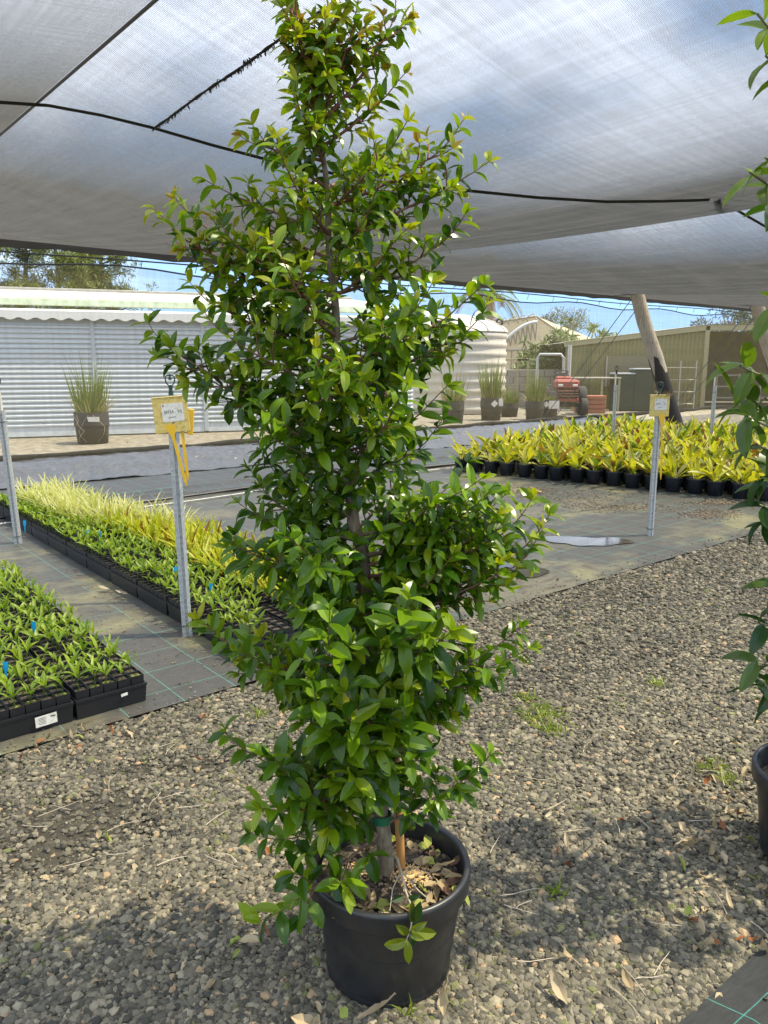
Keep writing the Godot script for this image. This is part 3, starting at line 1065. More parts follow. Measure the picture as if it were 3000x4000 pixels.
func build_greenhouse():
	var z := -40.0
	var s := thing("greenhouse", "beige translucent greenhouse with arched truss roof behind the water tank", "greenhouse", Vector3(0, 0, z))
	var q := func(px: float, py: float) -> Vector3:
		var p := at(px, py, z)
		return Vector3(p.x, p.y, 0)
	var mb := MB.new()
	var a: Vector3 = q.call(940, 715)
	var pk: Vector3 = q.call(1158, 683)
	var e: Vector3 = q.call(1235, 735)
	mb.face([Vector3(a.x, 0, 0), Vector3(e.x + 4.5, 0, 0), Vector3(e.x + 4.5, e.y - 1.2, 0), e, pk, Vector3(a.x, a.y, 0)])
	put(s, "end_film", mb.mesh(mats.poly))
	var rf := MB.new()
	rf.face([Vector3(a.x, a.y, 0), pk, pk + Vector3(0, 0, -18), Vector3(a.x, a.y, -18)])
	rf.face([pk, Vector3(e.x + 4.5, e.y - 1.2, 0), Vector3(e.x + 4.5, e.y - 1.2, -18), pk + Vector3(0, 0, -18)])
	put(s, "roof_film", rf.mesh(mats.poly))
	var rim := MB.new()
	rim.tube([Vector3(a.x, a.y, 0.05), pk + Vector3(0, 0, 0.05), e + Vector3(0, 0, 0.05)], [0.05, 0.05, 0.05], 5)
	put(s, "ridge_frame", rim.mesh(mats.frame_steel))
	# white arch with its truss
	var arc := []
	var rad := []
	for k in 15:
		var t := k / 14.0
		var p: Vector3 = q.call(lerpf(1085, 1158, t), 738.0 - 42.0 * sin(t * PI * 0.5))
		arc.append(p + Vector3(0, 0, 0.30))
		rad.append(0.09)
	var am := MB.new()
	am.tube(arc, rad, 6)
	put(s, "white_arch", am.mesh(mats.white_steel))
	var lo := []
	for k in 15:
		var t := k / 14.0
		var p: Vector3 = q.call(lerpf(1085, 1160, t), 753.0 - 18.0 * sin(t * PI * 0.5))
		lo.append(p + Vector3(0, 0, 0.28))
	for k in 14:
		var tm := MB.new()
		tm.tube([arc[k] if k % 2 == 0 else lo[k], lo[k + 1] if k % 2 == 0 else arc[k + 1]], [0.035, 0.035], 4)
		put(s, "truss_web", tm.mesh(mats.frame_steel))
	for k in 5:
		var tm := MB.new()
		var x0: Vector3 = q.call(1090.0 + 14.0 * k, 756.0)
		tm.tube([Vector3(x0.x, 0, 0.2), Vector3(x0.x, x0.y, 0.2)], [0.04, 0.04], 4)
		put(s, "upright", tm.mesh(mats.frame_steel))
	for k in 6:
		var tm := MB.new()
		var x0: Vector3 = q.call(1040.0 + 20.0 * k, 708.0 - 3.0 * k)
		var x1: Vector3 = q.call(1050.0 + 20.0 * k, 692.0 - 3.0 * k)
		tm.tube([x0 + Vector3(-0.3, 0, 0.2), x1 + Vector3(0, 0, 0.2), x0 + Vector3(0.45, 0, 0.2)], [0.03, 0.03, 0.03], 4)
		put(s, "gable_brace", tm.mesh(mats.frame_steel))
	var lb := MB.new()
	var l0: Vector3 = q.call(1070, 757)
	var l1: Vector3 = q.call(1132, 756)
	lb.tube([l0 + Vector3(0, 0, 0.3), l1 + Vector3(0, 0, 0.3)], [0.06, 0.06], 5)
	put(s, "lintel", lb.mesh(mats.frame_steel))
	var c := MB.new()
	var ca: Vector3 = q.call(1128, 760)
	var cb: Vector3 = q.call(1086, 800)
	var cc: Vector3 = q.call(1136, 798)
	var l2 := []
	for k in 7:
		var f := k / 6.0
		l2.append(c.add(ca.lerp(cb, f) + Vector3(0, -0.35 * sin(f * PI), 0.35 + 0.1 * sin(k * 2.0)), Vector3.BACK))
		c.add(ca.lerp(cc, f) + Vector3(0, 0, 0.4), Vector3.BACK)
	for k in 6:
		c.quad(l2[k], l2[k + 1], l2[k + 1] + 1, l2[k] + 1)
	put(s, "torn_curtain", c.mesh(mats.dark_curtain))

# ---------------------------------------------------------------- vegetation far off
func tuft(mb: MB, p: Vector3, r: float, n: int, ln: float, w: float, a: Color, b: Color, up := 0.15, flat := 0.7):
	for k in n:
		var d := rdir()
		var q := p + Vector3(d.x, d.y * flat, d.z) * r * pow(rng.randf(), 0.45)
		mb.col = a.lerp(b, rng.randf())
		var o := (rdir() + d * 0.5 + Vector3(0, up, 0)).normalized()
		var s := o.cross(rdir()).normalized() * w * 0.5
		var nn := s.cross(o).normalized()
		if nn.y < 0:
			nn = -nn
		var x := mb.add(q - s * 0.4, nn)
		var y := mb.add(q + o * ln * 0.5 - s, nn)
		var z := mb.add(q + o * ln, nn)
		var u := mb.add(q + o * ln * 0.5 + s, nn)
		mb.quad(x, y, z, u)

func build_far_trees():
	# pines behind the white shed
	var kinds := [[-130, -50.0, 11.0], [-20, -47.0, 11.2], [60, -52.0, 11.8], [125, -48.0, 11.0], [190, -53.0, 11.6], [232, -50.0, 10.6]]
	var said := ["tall pine with sparse crown at the near end of the white shed roof", "bushy pine rising behind the corner of the white shed", "tall straight pine in the middle of the row behind the white shed", "dense olive pine standing behind the white shed roof",
		"pine with two dark bare trunks showing above the white shed", "open pine with drooping outer boughs at the end of the row"]
	for k in kinds.size():
		var px: float = kinds[k][0]
		var z: float = kinds[k][1]
		var H: float = kinds[k][2]
		var b := at(px, 700, z)
		var t := thing("pine_tree", said[k], "tree", Vector3(b.x, 0, z), 0.0, "pines behind the white shed")
		var tm := MB.new()
		tm.col = Color(0.085, 0.07, 0.055)
		var tp := []
		var tr := []
		for q in 8:
			tp.append(Vector3(0.25 * sin(q * 1.1 + k), H * q / 7.0, 0.2 * sin(q * 0.8)))
			tr.append(0.26 * (1.0 - q / 8.0) + 0.03)
		tm.tube(tp, tr, 8)
		var cm := MB.new()
		for q in 40:
			var h := rr(3.3, H)
			var a := rr(0, TAU)
			var ln := (2.9 - 1.9 * h / H) * rr(0.5, 1.15)
			if k == 5 and h < 9.0 and cos(a) > 0.2:
				ln *= 1.25
			var s := Vector3(0.25 * sin(h / H * 7.7 + k), h, 0)
			var e := s + Vector3(cos(a) * ln, ln * rr(0.1, 0.5), sin(a) * ln)
			tm.tube([s, s.lerp(e, 0.5) + Vector3(0, -0.08, 0), e], [0.06, 0.04, 0.015], 5)
			for u in 6:
				var f := 0.35 + 0.7 * u / 5.0
				tuft(cm, s.lerp(e, f) + rdir() * 0.22 * ln, 0.36, 44, 0.36, 0.05, Color(0.075, 0.105, 0.018), Color(0.20, 0.225, 0.05), 0.35)
		put(t, "trunk", tm.mesh(mats.plain))
		put(t, "crown", cm.mesh(mats.far_leaf), Transform3D(), "stuff")
	# palm beyond the greenhouse
	for pd in [[1055, 640, -58.0, 10.2, "tall feather palm with brown trunk beyond the greenhouse", 1.0], [1062, 575, -64.0, 13.5, "taller palm whose crown shows dimly through the shade cloth", 0.9]]:
		var z: float = pd[2]
		var c := at(pd[0], pd[1], z)
		var t := thing("palm_tree", pd[4], "palm", Vector3(c.x, 0, z))
		var tm := MB.new()
		tm.col = Color(0.24, 0.20, 0.16)
		tm.tube([Vector3(0, 0, 0), Vector3(0.05, c.y * 0.5, 0), Vector3(0, c.y, 0)], [0.24, 0.19, 0.17], 8)
		put(t, "trunk", tm.mesh(mats.plain))
		for k in 17:
			var fm := MB.new()
			var a := TAU * k / 17.0 * 2.6
			var el := rr(-0.4, 1.1)
			var d := Vector3(cos(a) * cos(el), sin(el), sin(a) * cos(el))
			var p := Vector3(0, c.y, 0)
			for q in 12:
				d = (d + Vector3(0, -0.16, 0)).normalized()
				var nx: Vector3 = p + d * 0.26 * pd[5]
				fm.col = Color(0.09, 0.12, 0.03) if k % 4 else Color(0.16, 0.10, 0.05)
				fm.tube([p, nx], [0.03, 0.025], 4, false)
				for sg in [-1.0, 1.0]:
					for w in 2:
						var o: Vector3 = (d.cross(Vector3.UP).normalized() * sg + d * 0.5 + Vector3(0, -0.35, 0)).normalized()
						fm.blade(p.lerp(nx, w * 0.5), o, rr(0.45, 0.7), 0.06, 0.5, 2)
				p = nx
			put(t, "frond", fm.mesh(mats.far_leaf))
	# gum trees and shrubs
	for gt in [[1222, 693, -62.0, 1.35, "round olive gum tree above the shrubs beyond the greenhouse", Color(0.10, 0.11, 0.045), Color(0.22, 0.22, 0.10)],
			[1575, 693, -50.0, 1.35, "dark gum tree above the roof of the open shed bay", Color(0.05, 0.06, 0.03), Color(0.12, 0.13, 0.07)],
			[1650, 690, -52.0, 1.5, "second dark gum tree beside it above the shed bay roof", Color(0.05, 0.06, 0.03), Color(0.12, 0.13, 0.07)],
			[545, 690, -62.0, 0.7, "small distant bush peeping over the white shed roof", Color(0.08, 0.10, 0.04), Color(0.16, 0.18, 0.08)]]:
		var z: float = gt[2]
		var c := at(gt[0], gt[1], z)
		var t := thing("gum_tree", gt[4], "tree", Vector3(c.x, 0, z))
		var tm := MB.new()
		tm.col = Color(0.28, 0.24, 0.2)
		tm.tube([Vector3.ZERO, Vector3(0.1, c.y * 0.6, 0), Vector3(0, c.y, 0)], [0.22, 0.16, 0.06], 7)
		var cm := MB.new()
		for k in 16:
			var d := rdir()
			var p := Vector3(d.x * 1.25, c.y - 0.1 + d.y * 0.75, d.z * 1.1) * Vector3(gt[3], 1, gt[3])
			tm.tube([Vector3(0, c.y * 0.75, 0), p * Vector3(0.6, 1, 0.6) + Vector3(0, -0.25, 0), p], [0.06, 0.04, 0.015], 5)
			tuft(cm, p, 0.52 * gt[3], 120, 0.24, 0.07, gt[5], gt[6])
		put(t, "trunk", tm.mesh(mats.plain))
		put(t, "crown", cm.mesh(mats.far_leaf), Transform3D(), "stuff")
	var sh := [[1152, 722, -33.0, 0.8], [1182, 728, -33.5, 1.3], [1213, 690, -34.0, 0.8], [1236, 712, -32.5, 1.3], [1266, 706, -33.0, 1.3], [1296, 700, -33.5, 1.2], [1326, 702, -34.0, 1.0], [1166, 752, -32.0, 1.3]]
	var tell := ["slim shrub beside the torn greenhouse curtain", "broad low shrub in front of the greenhouse film", "tall pale rosette shrub poking above the others", "dense dark shrub at the corner of the olive shed", "spiky shrub above the low end of the olive shed", "pale spiky shrub behind the shed's sloping roof", "last spiky shrub showing over the shed roof before the leaning post", "small dark shrub at the foot of the greenhouse"]
	for k in sh.size():
		var z: float = sh[k][2]
		var c := at(sh[k][0], sh[k][1], z)
		var t := thing("rosette_shrub", tell[k], "shrub", Vector3(c.x, 0, z), 0.0, "spiky shrubs by the greenhouse")
		var tm := MB.new()
		tm.col = Color(0.16, 0.13, 0.09)
		tm.tube([Vector3.ZERO, Vector3(0, c.y * 0.6, 0)], [0.10, 0.07], 6)
		var cm := MB.new()
		for q in 44:
			var p := Vector3(rng.randfn(0, 0.42), c.y * 0.45 + absf(rng.randfn(0, 0.5)) * (c.y * 0.38), rng.randfn(0, 0.4)) * Vector3(sh[k][3], 1, sh[k][3])
			p.y = minf(p.y, c.y)
			tm.tube([Vector3(0, c.y * 0.4, 0), p], [0.035, 0.02], 4)
			for u in 15:
				var d := (rdir() + Vector3(0, 0.35, 0)).normalized()
				cm.col = Color(0.06, 0.10, 0.02).lerp(Color(0.24, 0.27, 0.12), rng.randf())
				cm.blade(p, d, rr(0.28, 0.46), 0.07, 0.5, 2)
		put(t, "trunk", tm.mesh(mats.plain))
		put(t, "crown", cm.mesh(mats.far_leaf), Transform3D(), "stuff")
# ---------------------------------------------------------------- yard behind the net
func reed_tub(px: float, z: float, wpx: float, hpot: float, hreed: float, green: float, label: String, labels: Array):
	var c := at(px, 800, z)
	var r := wpx * PX / 3000.0 * -z * 0.5
	var t := thing("reed_tub", label, "potted reed", Vector3(c.x, -0.03, z), 0.0, "black tubs of reeds along the yard")
	var pot := MB.new()
	pot.lathe(Transform3D(), [Vector2(0, 0), Vector2(r * 0.88, 0), Vector2(r * 0.97, hpot * 0.55), Vector2(r * 1.02, hpot * 0.56), Vector2(r * 1.02, hpot * 0.60), Vector2(r, hpot), Vector2(r * 0.94, hpot), Vector2(r * 0.9, hpot - 0.08), Vector2(0, hpot - 0.08)], 24)
	put(t, "tub", pot.mesh(mats.tub))
	for l in labels:
		put(t, "white_tag", boxmesh(Vector3(l[1], l[2], 0.008), mats.paper), Transform3D(Basis(Vector3.BACK, l[4]), Vector3(l[0] * r, l[3], r * sqrt(maxf(0.0, 1.0 - l[0] * l[0])) + 0.03)))
	var gm := MB.new()
	var dm := MB.new()
	for k in 300:
		var a := rr(0, TAU)
		var q := sqrt(rng.randf()) * r * 0.85
		var o := Vector3(cos(a) * q, hpot - 0.08, sin(a) * q)
		var d := (Vector3(cos(a), 0, sin(a)) * rr(0.02, 0.30) + Vector3(0, 1, 0) + rdir() * 0.06).normalized()
		var ln := 1.4 * hreed * (0.35 + 0.65 * pow(rng.randf(), 1.5)) * (1.0 - 0.35 * q / r)
		if rng.randf() < green:
			gm.col = Color(0.10, 0.14, 0.02).lerp(Color(0.22, 0.26, 0.05), rng.randf())
			gm.blade(o, d, ln, 0.018, 0.12, 3)
		else:
			dm.col = Color(0.30, 0.25, 0.14).lerp(Color(0.45, 0.38, 0.24), rng.randf())
			dm.blade(o, d + Vector3(cos(a), 0, sin(a)) * 0.3, ln * 0.6, 0.014, 0.9, 4)
	put(t, "green_reeds", gm.mesh(mats.far_leaf), Transform3D(), "stuff")
	put(t, "dry_reeds", dm.mesh(mats.far_leaf), Transform3D(), "stuff")
	return t

func build_yard_things():
	var t = reed_tub(190, -16.3, 71, 0.66, 1.12, 0.72, "wide black tub of tall reeds against the white shed wall", [[0.45, 0.26, 0.10, 0.53, 0.0]])
	var root := MB.new()
	root.col = Color(0.27, 0.22, 0.15)
	for k in 4:
		var p := Vector3(rr(-0.3, 0.3), 0.62, 0.44)
		var pts := [p]
		for q in 5:
			p += Vector3(rr(-0.12, 0.12), -0.11, rr(-0.01, 0.02))
			pts.append(p)
		root.tube(pts, [0.0045, 0.0045, 0.004, 0.004, 0.0035, 0.002], 4)
	put(t, "dangling_roots", root.mesh(mats.plain), Transform3D(), "stuff")
	reed_tub(980, -22.0, 48, 0.62, 0.95, 0.45, "black tub of half dry reeds in front of the water tank", [])
	reed_tub(1063, -23.0, 46, 0.66, 1.2, 0.85, "black tub of tall green reeds with two white tags by the tank", [[0.15, 0.16, 0.14, 0.50, 0.8], [0.7, 0.18, 0.22, 0.54, 0.0]])
	reed_tub(1103, -24.5, 38, 0.42, 0.62, 0.8, "low black tub of short reeds beside the wooden door frame", [])
	reed_tub(1158, -23.2, 40, 0.55, 0.95, 0.85, "black tub of bushy reeds in front of the tractor", [])
	reed_tub(1186, -23.6, 44, 0.58, 0.25, 0.6, "nearly empty black tub with a white tag beside the tractor", [[-0.35, 0.14, 0.14, 0.45, 0.7], [0.4, 0.32, 0.24, 0.44, 0.0]])
	# red tractor
	var c := at(1226, 800, -24.6)
	var s := thing("garden_tractor", "small red tractor with grey roll bar parked by the olive shed", "tractor", Vector3(c.x - 0.02, 0, -24.6), -8.0)
	var hd := MB.new()
	hd.box(Transform3D(Basis(), Vector3(0, 0.98, 0)), Vector3(0.72, 0.30, 1.1), 0.06)
	put(s, "bonnet", hd.mesh(mats.red_paint))
	put(s, "lower_panel", boxmesh(Vector3(0.70, 0.12, 1.1), mats.red_paint, 0.02), Transform3D(Basis(), Vector3(0, 0.52, 0)))
	put(s, "grille", boxmesh(Vector3(0.64, 0.26, 0.06), mats.black_plastic, 0.01), Transform3D(Basis(), Vector3(0, 0.71, 0.55)))
	for k in 3:
		put(s, "grille_bar", boxmesh(Vector3(0.62, 0.025, 0.03), mats.rust_red, 0.005), Transform3D(Basis(), Vector3(0, 0.63 + 0.08 * k, 0.60)))
	for x in [-0.22, 0.22]:
		put(s, "headlight", boxmesh(Vector3(0.15, 0.07, 0.03), mats.paper, 0.008), Transform3D(Basis(), Vector3(x, 0.96, 0.562)))
	put(s, "front_axle", boxmesh(Vector3(1.0, 0.14, 0.2), mats.black_plastic, 0.02), Transform3D(Basis(), Vector3(0, 0.36, 0.2)))
	for x in [-0.55, 0.55]:
		var w := MB.new()
		w.lathe(Transform3D(Basis(Vector3.BACK, PI / 2), Vector3(x + 0.11, 0.27, 0.25)), [Vector2(0.12, 0.0), Vector2(0.25, 0.0), Vector2(0.29, 0.04), Vector2(0.29, 0.18), Vector2(0.25, 0.22), Vector2(0.12, 0.22)], 20)
		put(s, "wheel", w.mesh(mats.tyre))
		var w2 := MB.new()
		w2.lathe(Transform3D(Basis(Vector3.BACK, PI / 2), Vector3(x * 1.1 + 0.14, 0.44, -1.0)), [Vector2(0.2, 0.0), Vector2(0.40, 0.0), Vector2(0.46, 0.05), Vector2(0.46, 0.23), Vector2(0.40, 0.28), Vector2(0.2, 0.28)], 20)
		put(s, "wheel", w2.mesh(mats.tyre))
		var hb := MB.new()
		hb.lathe(Transform3D(Basis(Vector3.BACK, PI / 2), Vector3(x + 0.07, 0.27, 0.25)), [Vector2(0, 0.0), Vector2(0.13, 0.0), Vector2(0.13, 0.13), Vector2(0, 0.13)], 14)
		put(s, "hub", hb.mesh(mats.red_paint))
	put(s, "dashboard", boxmesh(Vector3(0.5, 0.35, 0.25), mats.red_paint, 0.05), Transform3D(Basis(), Vector3(-0.05, 1.05, -0.62)))
	put(s, "seat", boxmesh(Vector3(0.5, 0.5, 0.2), mats.black_plastic, 0.06), Transform3D(Basis(), Vector3(-0.05, 1.05, -1.25)))
	var sw := MB.new()
	var sp := []
	var sr := []
	for k in 17:
		var a := TAU * k / 16.0
		sp.append(Vector3(-0.12 + 0.22 * cos(a), 1.36 + 0.06 * sin(a), -0.62 + 0.2 * sin(a)))
		sr.append(0.018)
	sw.tube(sp, sr, 5)
	put(s, "steering_wheel", sw.mesh(mats.black_plastic))
	var rb := MB.new()
	rb.tube([Vector3(-0.85, 0.8, -1.3), Vector3(-0.85, 1.80, -1.3), Vector3(-0.78, 1.92, -1.3), Vector3(-0.1, 1.92, -1.3), Vector3(0.0, 1.80, -1.3), Vector3(0.02, 0.8, -1.3)], [0.045, 0.045, 0.045, 0.045, 0.045, 0.045], 8)
	put(s, "roll_bar", rb.mesh(mats.zinc))
	var ex := MB.new()
	ex.tube([Vector3(0.18, 0.9, -1.25), Vector3(0.18, 2.22, -1.25)], [0.06, 0.06], 8)
	put(s, "exhaust_post", ex.mesh(mats.zinc))
	# things by the sheds
	for b in [[1345, 805, "dark green upright bin with pale lid against the olive shed"], [1387, 795, "taller dark green bin beside it against the olive shed"]]:
		var p := at(b[0], b[1], -27.6)
		var o := thing("tall_bin", b[2], "bin", Vector3(p.x, -0.03, -27.6))
		put(o, "body", boxmesh(Vector3(0.72, p.y - 0.03, 0.6), mats.dark_green_bin, 0.04), Transform3D(Basis(), Vector3(0, (p.y - 0.03) * 0.5, 0)))
		put(o, "lid", boxmesh(Vector3(0.74, 0.05, 0.62), mats.shed_trim, 0.01), Transform3D(Basis(), Vector3(0, p.y, 0)))
	var wn := at(1372, 790, -28.3)
	var w := thing("wall_opening", "dusty window opening with painted darkness in the olive shed above the bins", "window", Vector3(wn.x, wn.y, -28.42))
	put(w, "pane", boxmesh(Vector3(2.1, 1.1, 0.02), mats.dim_room_pane), Transform3D(Basis(), Vector3(0, -0.2, 0)))
	for k in [0, 2]:
		put(w, "mullion", boxmesh(Vector3(0.05, 1.1, 0.04), mats.frame_steel), Transform3D(Basis(), Vector3(-1.0 + k, -0.2, 0.01)))
	var rk := at(1470, 800, -27.2)
	var o2 := thing("wire_trolley", "pale wire trolley of shelves standing against the olive shed", "trolley", Vector3(rk.x, -0.03, -27.2))
	for x in [-0.75, 0.0, 0.55]:
		put(o2, "upright", boxmesh(Vector3(0.03, 1.75, 0.03), mats.zinc), Transform3D(Basis(), Vector3(x, 0.875, 0)))
	for k in 4:
		put(o2, "shelf", boxmesh(Vector3(1.4, 0.025, 0.5), mats.frame_steel, 0.004), Transform3D(Basis(), Vector3(-0.1, 0.25 + 0.42 * k, -0.27)))
	var cr := at(1278, 800, -26.3)
	var o3 := thing("red_crate", "faded red crate on the ground between tractor and shed", "crate", Vector3(cr.x, -0.03, -26.3))
	for k in 4:
		put(o3, "slat", boxmesh(Vector3(0.95, 0.13, 0.5), mats.rust_red, 0.01), Transform3D(Basis(), Vector3(0, 0.075 + 0.15 * k, 0)))
	var bn := at(1285, 800, -27.6)
	var o4 := thing("work_table", "low dark table with pale legs against the olive shed", "table", Vector3(bn.x, -0.03, -27.6))
	put(o4, "table_top", boxmesh(Vector3(1.7, 0.06, 0.7), mats.frame_steel, 0.01), Transform3D(Basis(), Vector3(0, 1.15, 0)))
	for x in [-0.8, 0.2, 0.8]:
		put(o4, "leg", boxmesh(Vector3(0.07, 1.12, 0.07), mats.olive_trim), Transform3D(Basis(), Vector3(x, 0.56, 0.28)))
	# wooden door frames and block wall between tank and shed
	var bw := at(1150, 800, -30.5)
	var o5 := thing("block_wall", "low grey block wall behind the reeds between tank and olive shed", "wall", Vector3(bw.x, -0.03, -30.5))
	for r in 5:
		for k in 9:
			put(o5, "block", boxmesh(Vector3(0.47, 0.27, 0.2), mats.grey_block, 0.012), Transform3D(Basis(), Vector3(-2.2 + 0.485 * k + (0.24 if r % 2 else 0.0), 0.14 + 0.285 * r, 0)))
	for fr in [[1112, 0.75, "pale timber door frame leaning by the block wall"], [1139, 0.55, "narrow pale timber frame beside the door frame"]]:
		var p := at(fr[0], 800, -29.3)
		var o := thing("timber_frame", fr[2], "frame", Vector3(p.x, -0.03, -29.3))
		for x in [-0.5, 0.5]:
			put(o, "stile", boxmesh(Vector3(0.07, 1.75, 0.05), mats.olive_trim, 0.006), Transform3D(Basis(), Vector3(x * fr[1] * 1.3, 0.875, 0)))
		put(o, "head_rail", boxmesh(Vector3(fr[1] * 1.3 + 0.07, 0.07, 0.05), mats.olive_trim, 0.006), Transform3D(Basis(), Vector3(0, 1.79, 0)))
		put(o, "mid_rail", boxmesh(Vector3(fr[1] * 1.3 - 0.07, 0.05, 0.04), mats.olive_trim, 0.006), Transform3D(Basis(), Vector3(0, 0.6, 0)))
	var ho := MB.new()
	ho.col = Color(0.02, 0.02, 0.018)
	var hp := []
	var hr := []
	for k in 14:
		hp.append(at(1262 + k * 4.5, 912 - 13 * sin(minf(PI, k / 9.0 * PI)) , -19.5))
		hr.append(0.022)
	ho.tube(hp, hr, 6)
	top("garden_hose", ho.mesh(mats.plain), "loop of black hose arching up behind the potted yellow plants", "hose")

# ---------------------------------------------------------------- posts and stakes
func build_posts():
	for pd in [[1376, 640, 1462, 925, -19.5, 0.175, "weathered timber post leaning under the cloth edge with a charred foot"], [1634, 655, 1705, 935, -20.5, 0.17, "second weathered timber post leaning beside the open shed bay"]]:
		var z: float = pd[4]
		var b := at(pd[2], pd[3], z)
		var a := at(pd[0], pd[1], z)
		b.y = 0.0
		a += (a - b) * 0.10
		var t := thing("leaning_post", pd[6], "post", b)
		var d := a - b
		var r: float = pd[5]
		var ch := MB.new()
		var up := MB.new()
		var q0 := []
		var q1 := []
		for k in 6:
			q0.append(d * (k / 5.0 * 0.36))
			q1.append(d * lerpf(0.355, 1.0, k / 5.0) + Vector3(0.02 * sin(k * 1.7), 0, 0))
		ch.tube(q0, [r * 1.12, r * 1.1, r * 1.08, r * 1.06, r * 1.04, r * 1.015], 14, false)
		for k in range(75, 90):
			ch.v[k] += d * 0.16 * pow(absf(sin((k - 75) * 2.4)), 1.5) + Vector3(0, 0, 0)
		ch.v[89] = ch.v[75]
		up.tube(q1, [r, r, r * 0.98, r * 0.97, r * 0.96, r * 0.95], 14)
		put(t, "charred_foot", ch.mesh(mats.charred_wood))
		put(t, "shaft", up.mesh(mats.old_wood))
		for k in 2:
			var wm := MB.new()
			wm.tube([d * (0.93 - 0.08 * k), Vector3(-3.7 + 0.25 * k, 0.0, 0.5)], [0.010, 0.010], 4)
			put(t, "guy_wire", wm.mesh(mats.wire))

func sprinkler(t: Node3D, y: float, m: Material, k: float):
	var b := MB.new()
	b.tube([Vector3(0, y, 0), Vector3(0, y + 0.022 * k, 0), Vector3(0, y + 0.024 * k, 0), Vector3(0, y + 0.045 * k, 0), Vector3(0, y + 0.047 * k, 0), Vector3(0, y + 0.06 * k, 0)], [0.014 * k, 0.014 * k, 0.011 * k, 0.011 * k, 0.016 * k, 0.012 * k], 8)
	put(t, "sprinkler_base", b.mesh(m))
	var c := MB.new()
	var pts := []
	var rad := []
	for q in [[-0.012, 0.060], [-0.024, 0.075], [-0.026, 0.105], [-0.018, 0.113], [0.0, 0.114], [0.018, 0.113], [0.026, 0.105], [0.024, 0.075], [0.012, 0.060]]:
		pts.append(Vector3(q[0] * k, y + q[1] * k, 0))
		rad.append(0.0042 * k)
	c.tube(pts, rad, 6)
	put(t, "sprinkler_bridge", c.mesh(m))
	var s := MB.new()
	s.tube([Vector3(0, y + 0.122 * k, 0), Vector3(0, y + 0.104 * k, 0), Vector3(0, y + 0.094 * k, 0), Vector3(0, y + 0.088 * k, 0)], [0.004 * k, 0.005 * k, 0.011 * k, 0.008 * k], 8)
	put(t, "spinner", s.mesh(m))

func stake(called: String, label: String, base: Vector3, height: float, m: Material, white := 0.0, w := 0.034, lean := 0.0) -> Node3D:
	var t := thing(called, label, "stake", base, 18.0)
	t.rotation_degrees.z = lean
	var mb := MB.new()
	# folded steel section with a groove down the front
	var prof := [Vector2(-0.5, -0.42), Vector2(-0.5, 0.42), Vector2(-0.16, 0.5), Vector2(-0.10, 0.30), Vector2(0.10, 0.30), Vector2(0.16, 0.5), Vector2(0.5, 0.42), Vector2(0.5, -0.42)]
	for k in prof.size():
		var a: Vector2 = prof[k] * w
		var b: Vector2 = prof[(k + 1) % prof.size()] * w
		mb.face([Vector3(a.x, -0.02, a.y), Vector3(b.x, -0.02, b.y), Vector3(b.x, height, b.y), Vector3(a.x, height, a.y)])
	put(t, "steel_section", mb.mesh(m))
	for k in int(height / 0.13):
		put(t, "punched_hole", boxmesh(Vector3(0.004, 0.006, 0.001), mats.black_plastic), Transform3D(Basis(), Vector3(0.0, 0.1 + k * 0.13, w * 0.302)))
	var p := MB.new()
	p.tube([Vector3(0, 0.05, -w * 0.75), Vector3(0, height + white, -w * 0.75)], [0.012, 0.012], 10)
	put(t, "riser_pipe", p.mesh(mats.white_pipe))
	for y in [0.07, height - 0.10]:
		var c := MB.new()
		var pts := []
		var rad := []
		for k in 13:
			var a := TAU * k / 12.0
			pts.append(Vector3(cos(a) * w * 0.75, y + 0.003 * sin(a * 2.0), sin(a) * w * 0.85 - w * 0.25))
			rad.append(0.003)
		c.tube(pts, rad, 5)
		put(t, "cable_tie", c.mesh(mats.black_plastic))
	return t

func sign_plate(t: Node3D, y: float, words: String, w: float, tilt: float):
	var h := w * 1.03
	var s := MeshInstance3D.new()
	s.mesh = boxmesh(Vector3(w, h, 0.006), mats.yellow_plate, 0.002)
	s.name = "sign_plate"
	s.transform = Transform3D(Basis(Vector3.BACK, tilt), Vector3(-0.008, y, 0.032))
	t.add_child(s)
	put(s, "top_flange", boxmesh(Vector3(w + 0.004, 0.006, 0.022), mats.yellow_plate, 0.002), Transform3D(Basis(), Vector3(0, h * 0.5 + 0.003, -0.006)))
	put(s, "paper_label", boxmesh(Vector3(w * 0.62, h * 0.52, 0.001), mats.paper), Transform3D(Basis(), Vector3(0.01, 0.015, 0.0037)))
	var tm := TextMesh.new()
	tm.text = words
	tm.font_size = 16
	tm.pixel_size = 0.00112 * w / 0.15
	tm.depth = 0.0006
	var fo := SystemFont.new()
	fo.font_names = PackedStringArray(["Droid Sans"])
	tm.font = fo
	tm.material = mats.ink
	put(s, "lettering", tm, Transform3D(Basis(), Vector3(0.012, 0.018, 0.0046)))
	put(s, "small_print", boxmesh(Vector3(w * 0.2, 0.004, 0.0006), mats.ink_pale), Transform3D(Basis(), Vector3(0.006, -0.012, 0.0045)))
	put(s, "small_print", boxmesh(Vector3(w * 0.035, h * 0.07, 0.0006), mats.ink_pale), Transform3D(Basis(), Vector3(-w * 0.2, h * 0.28, 0.0045)))

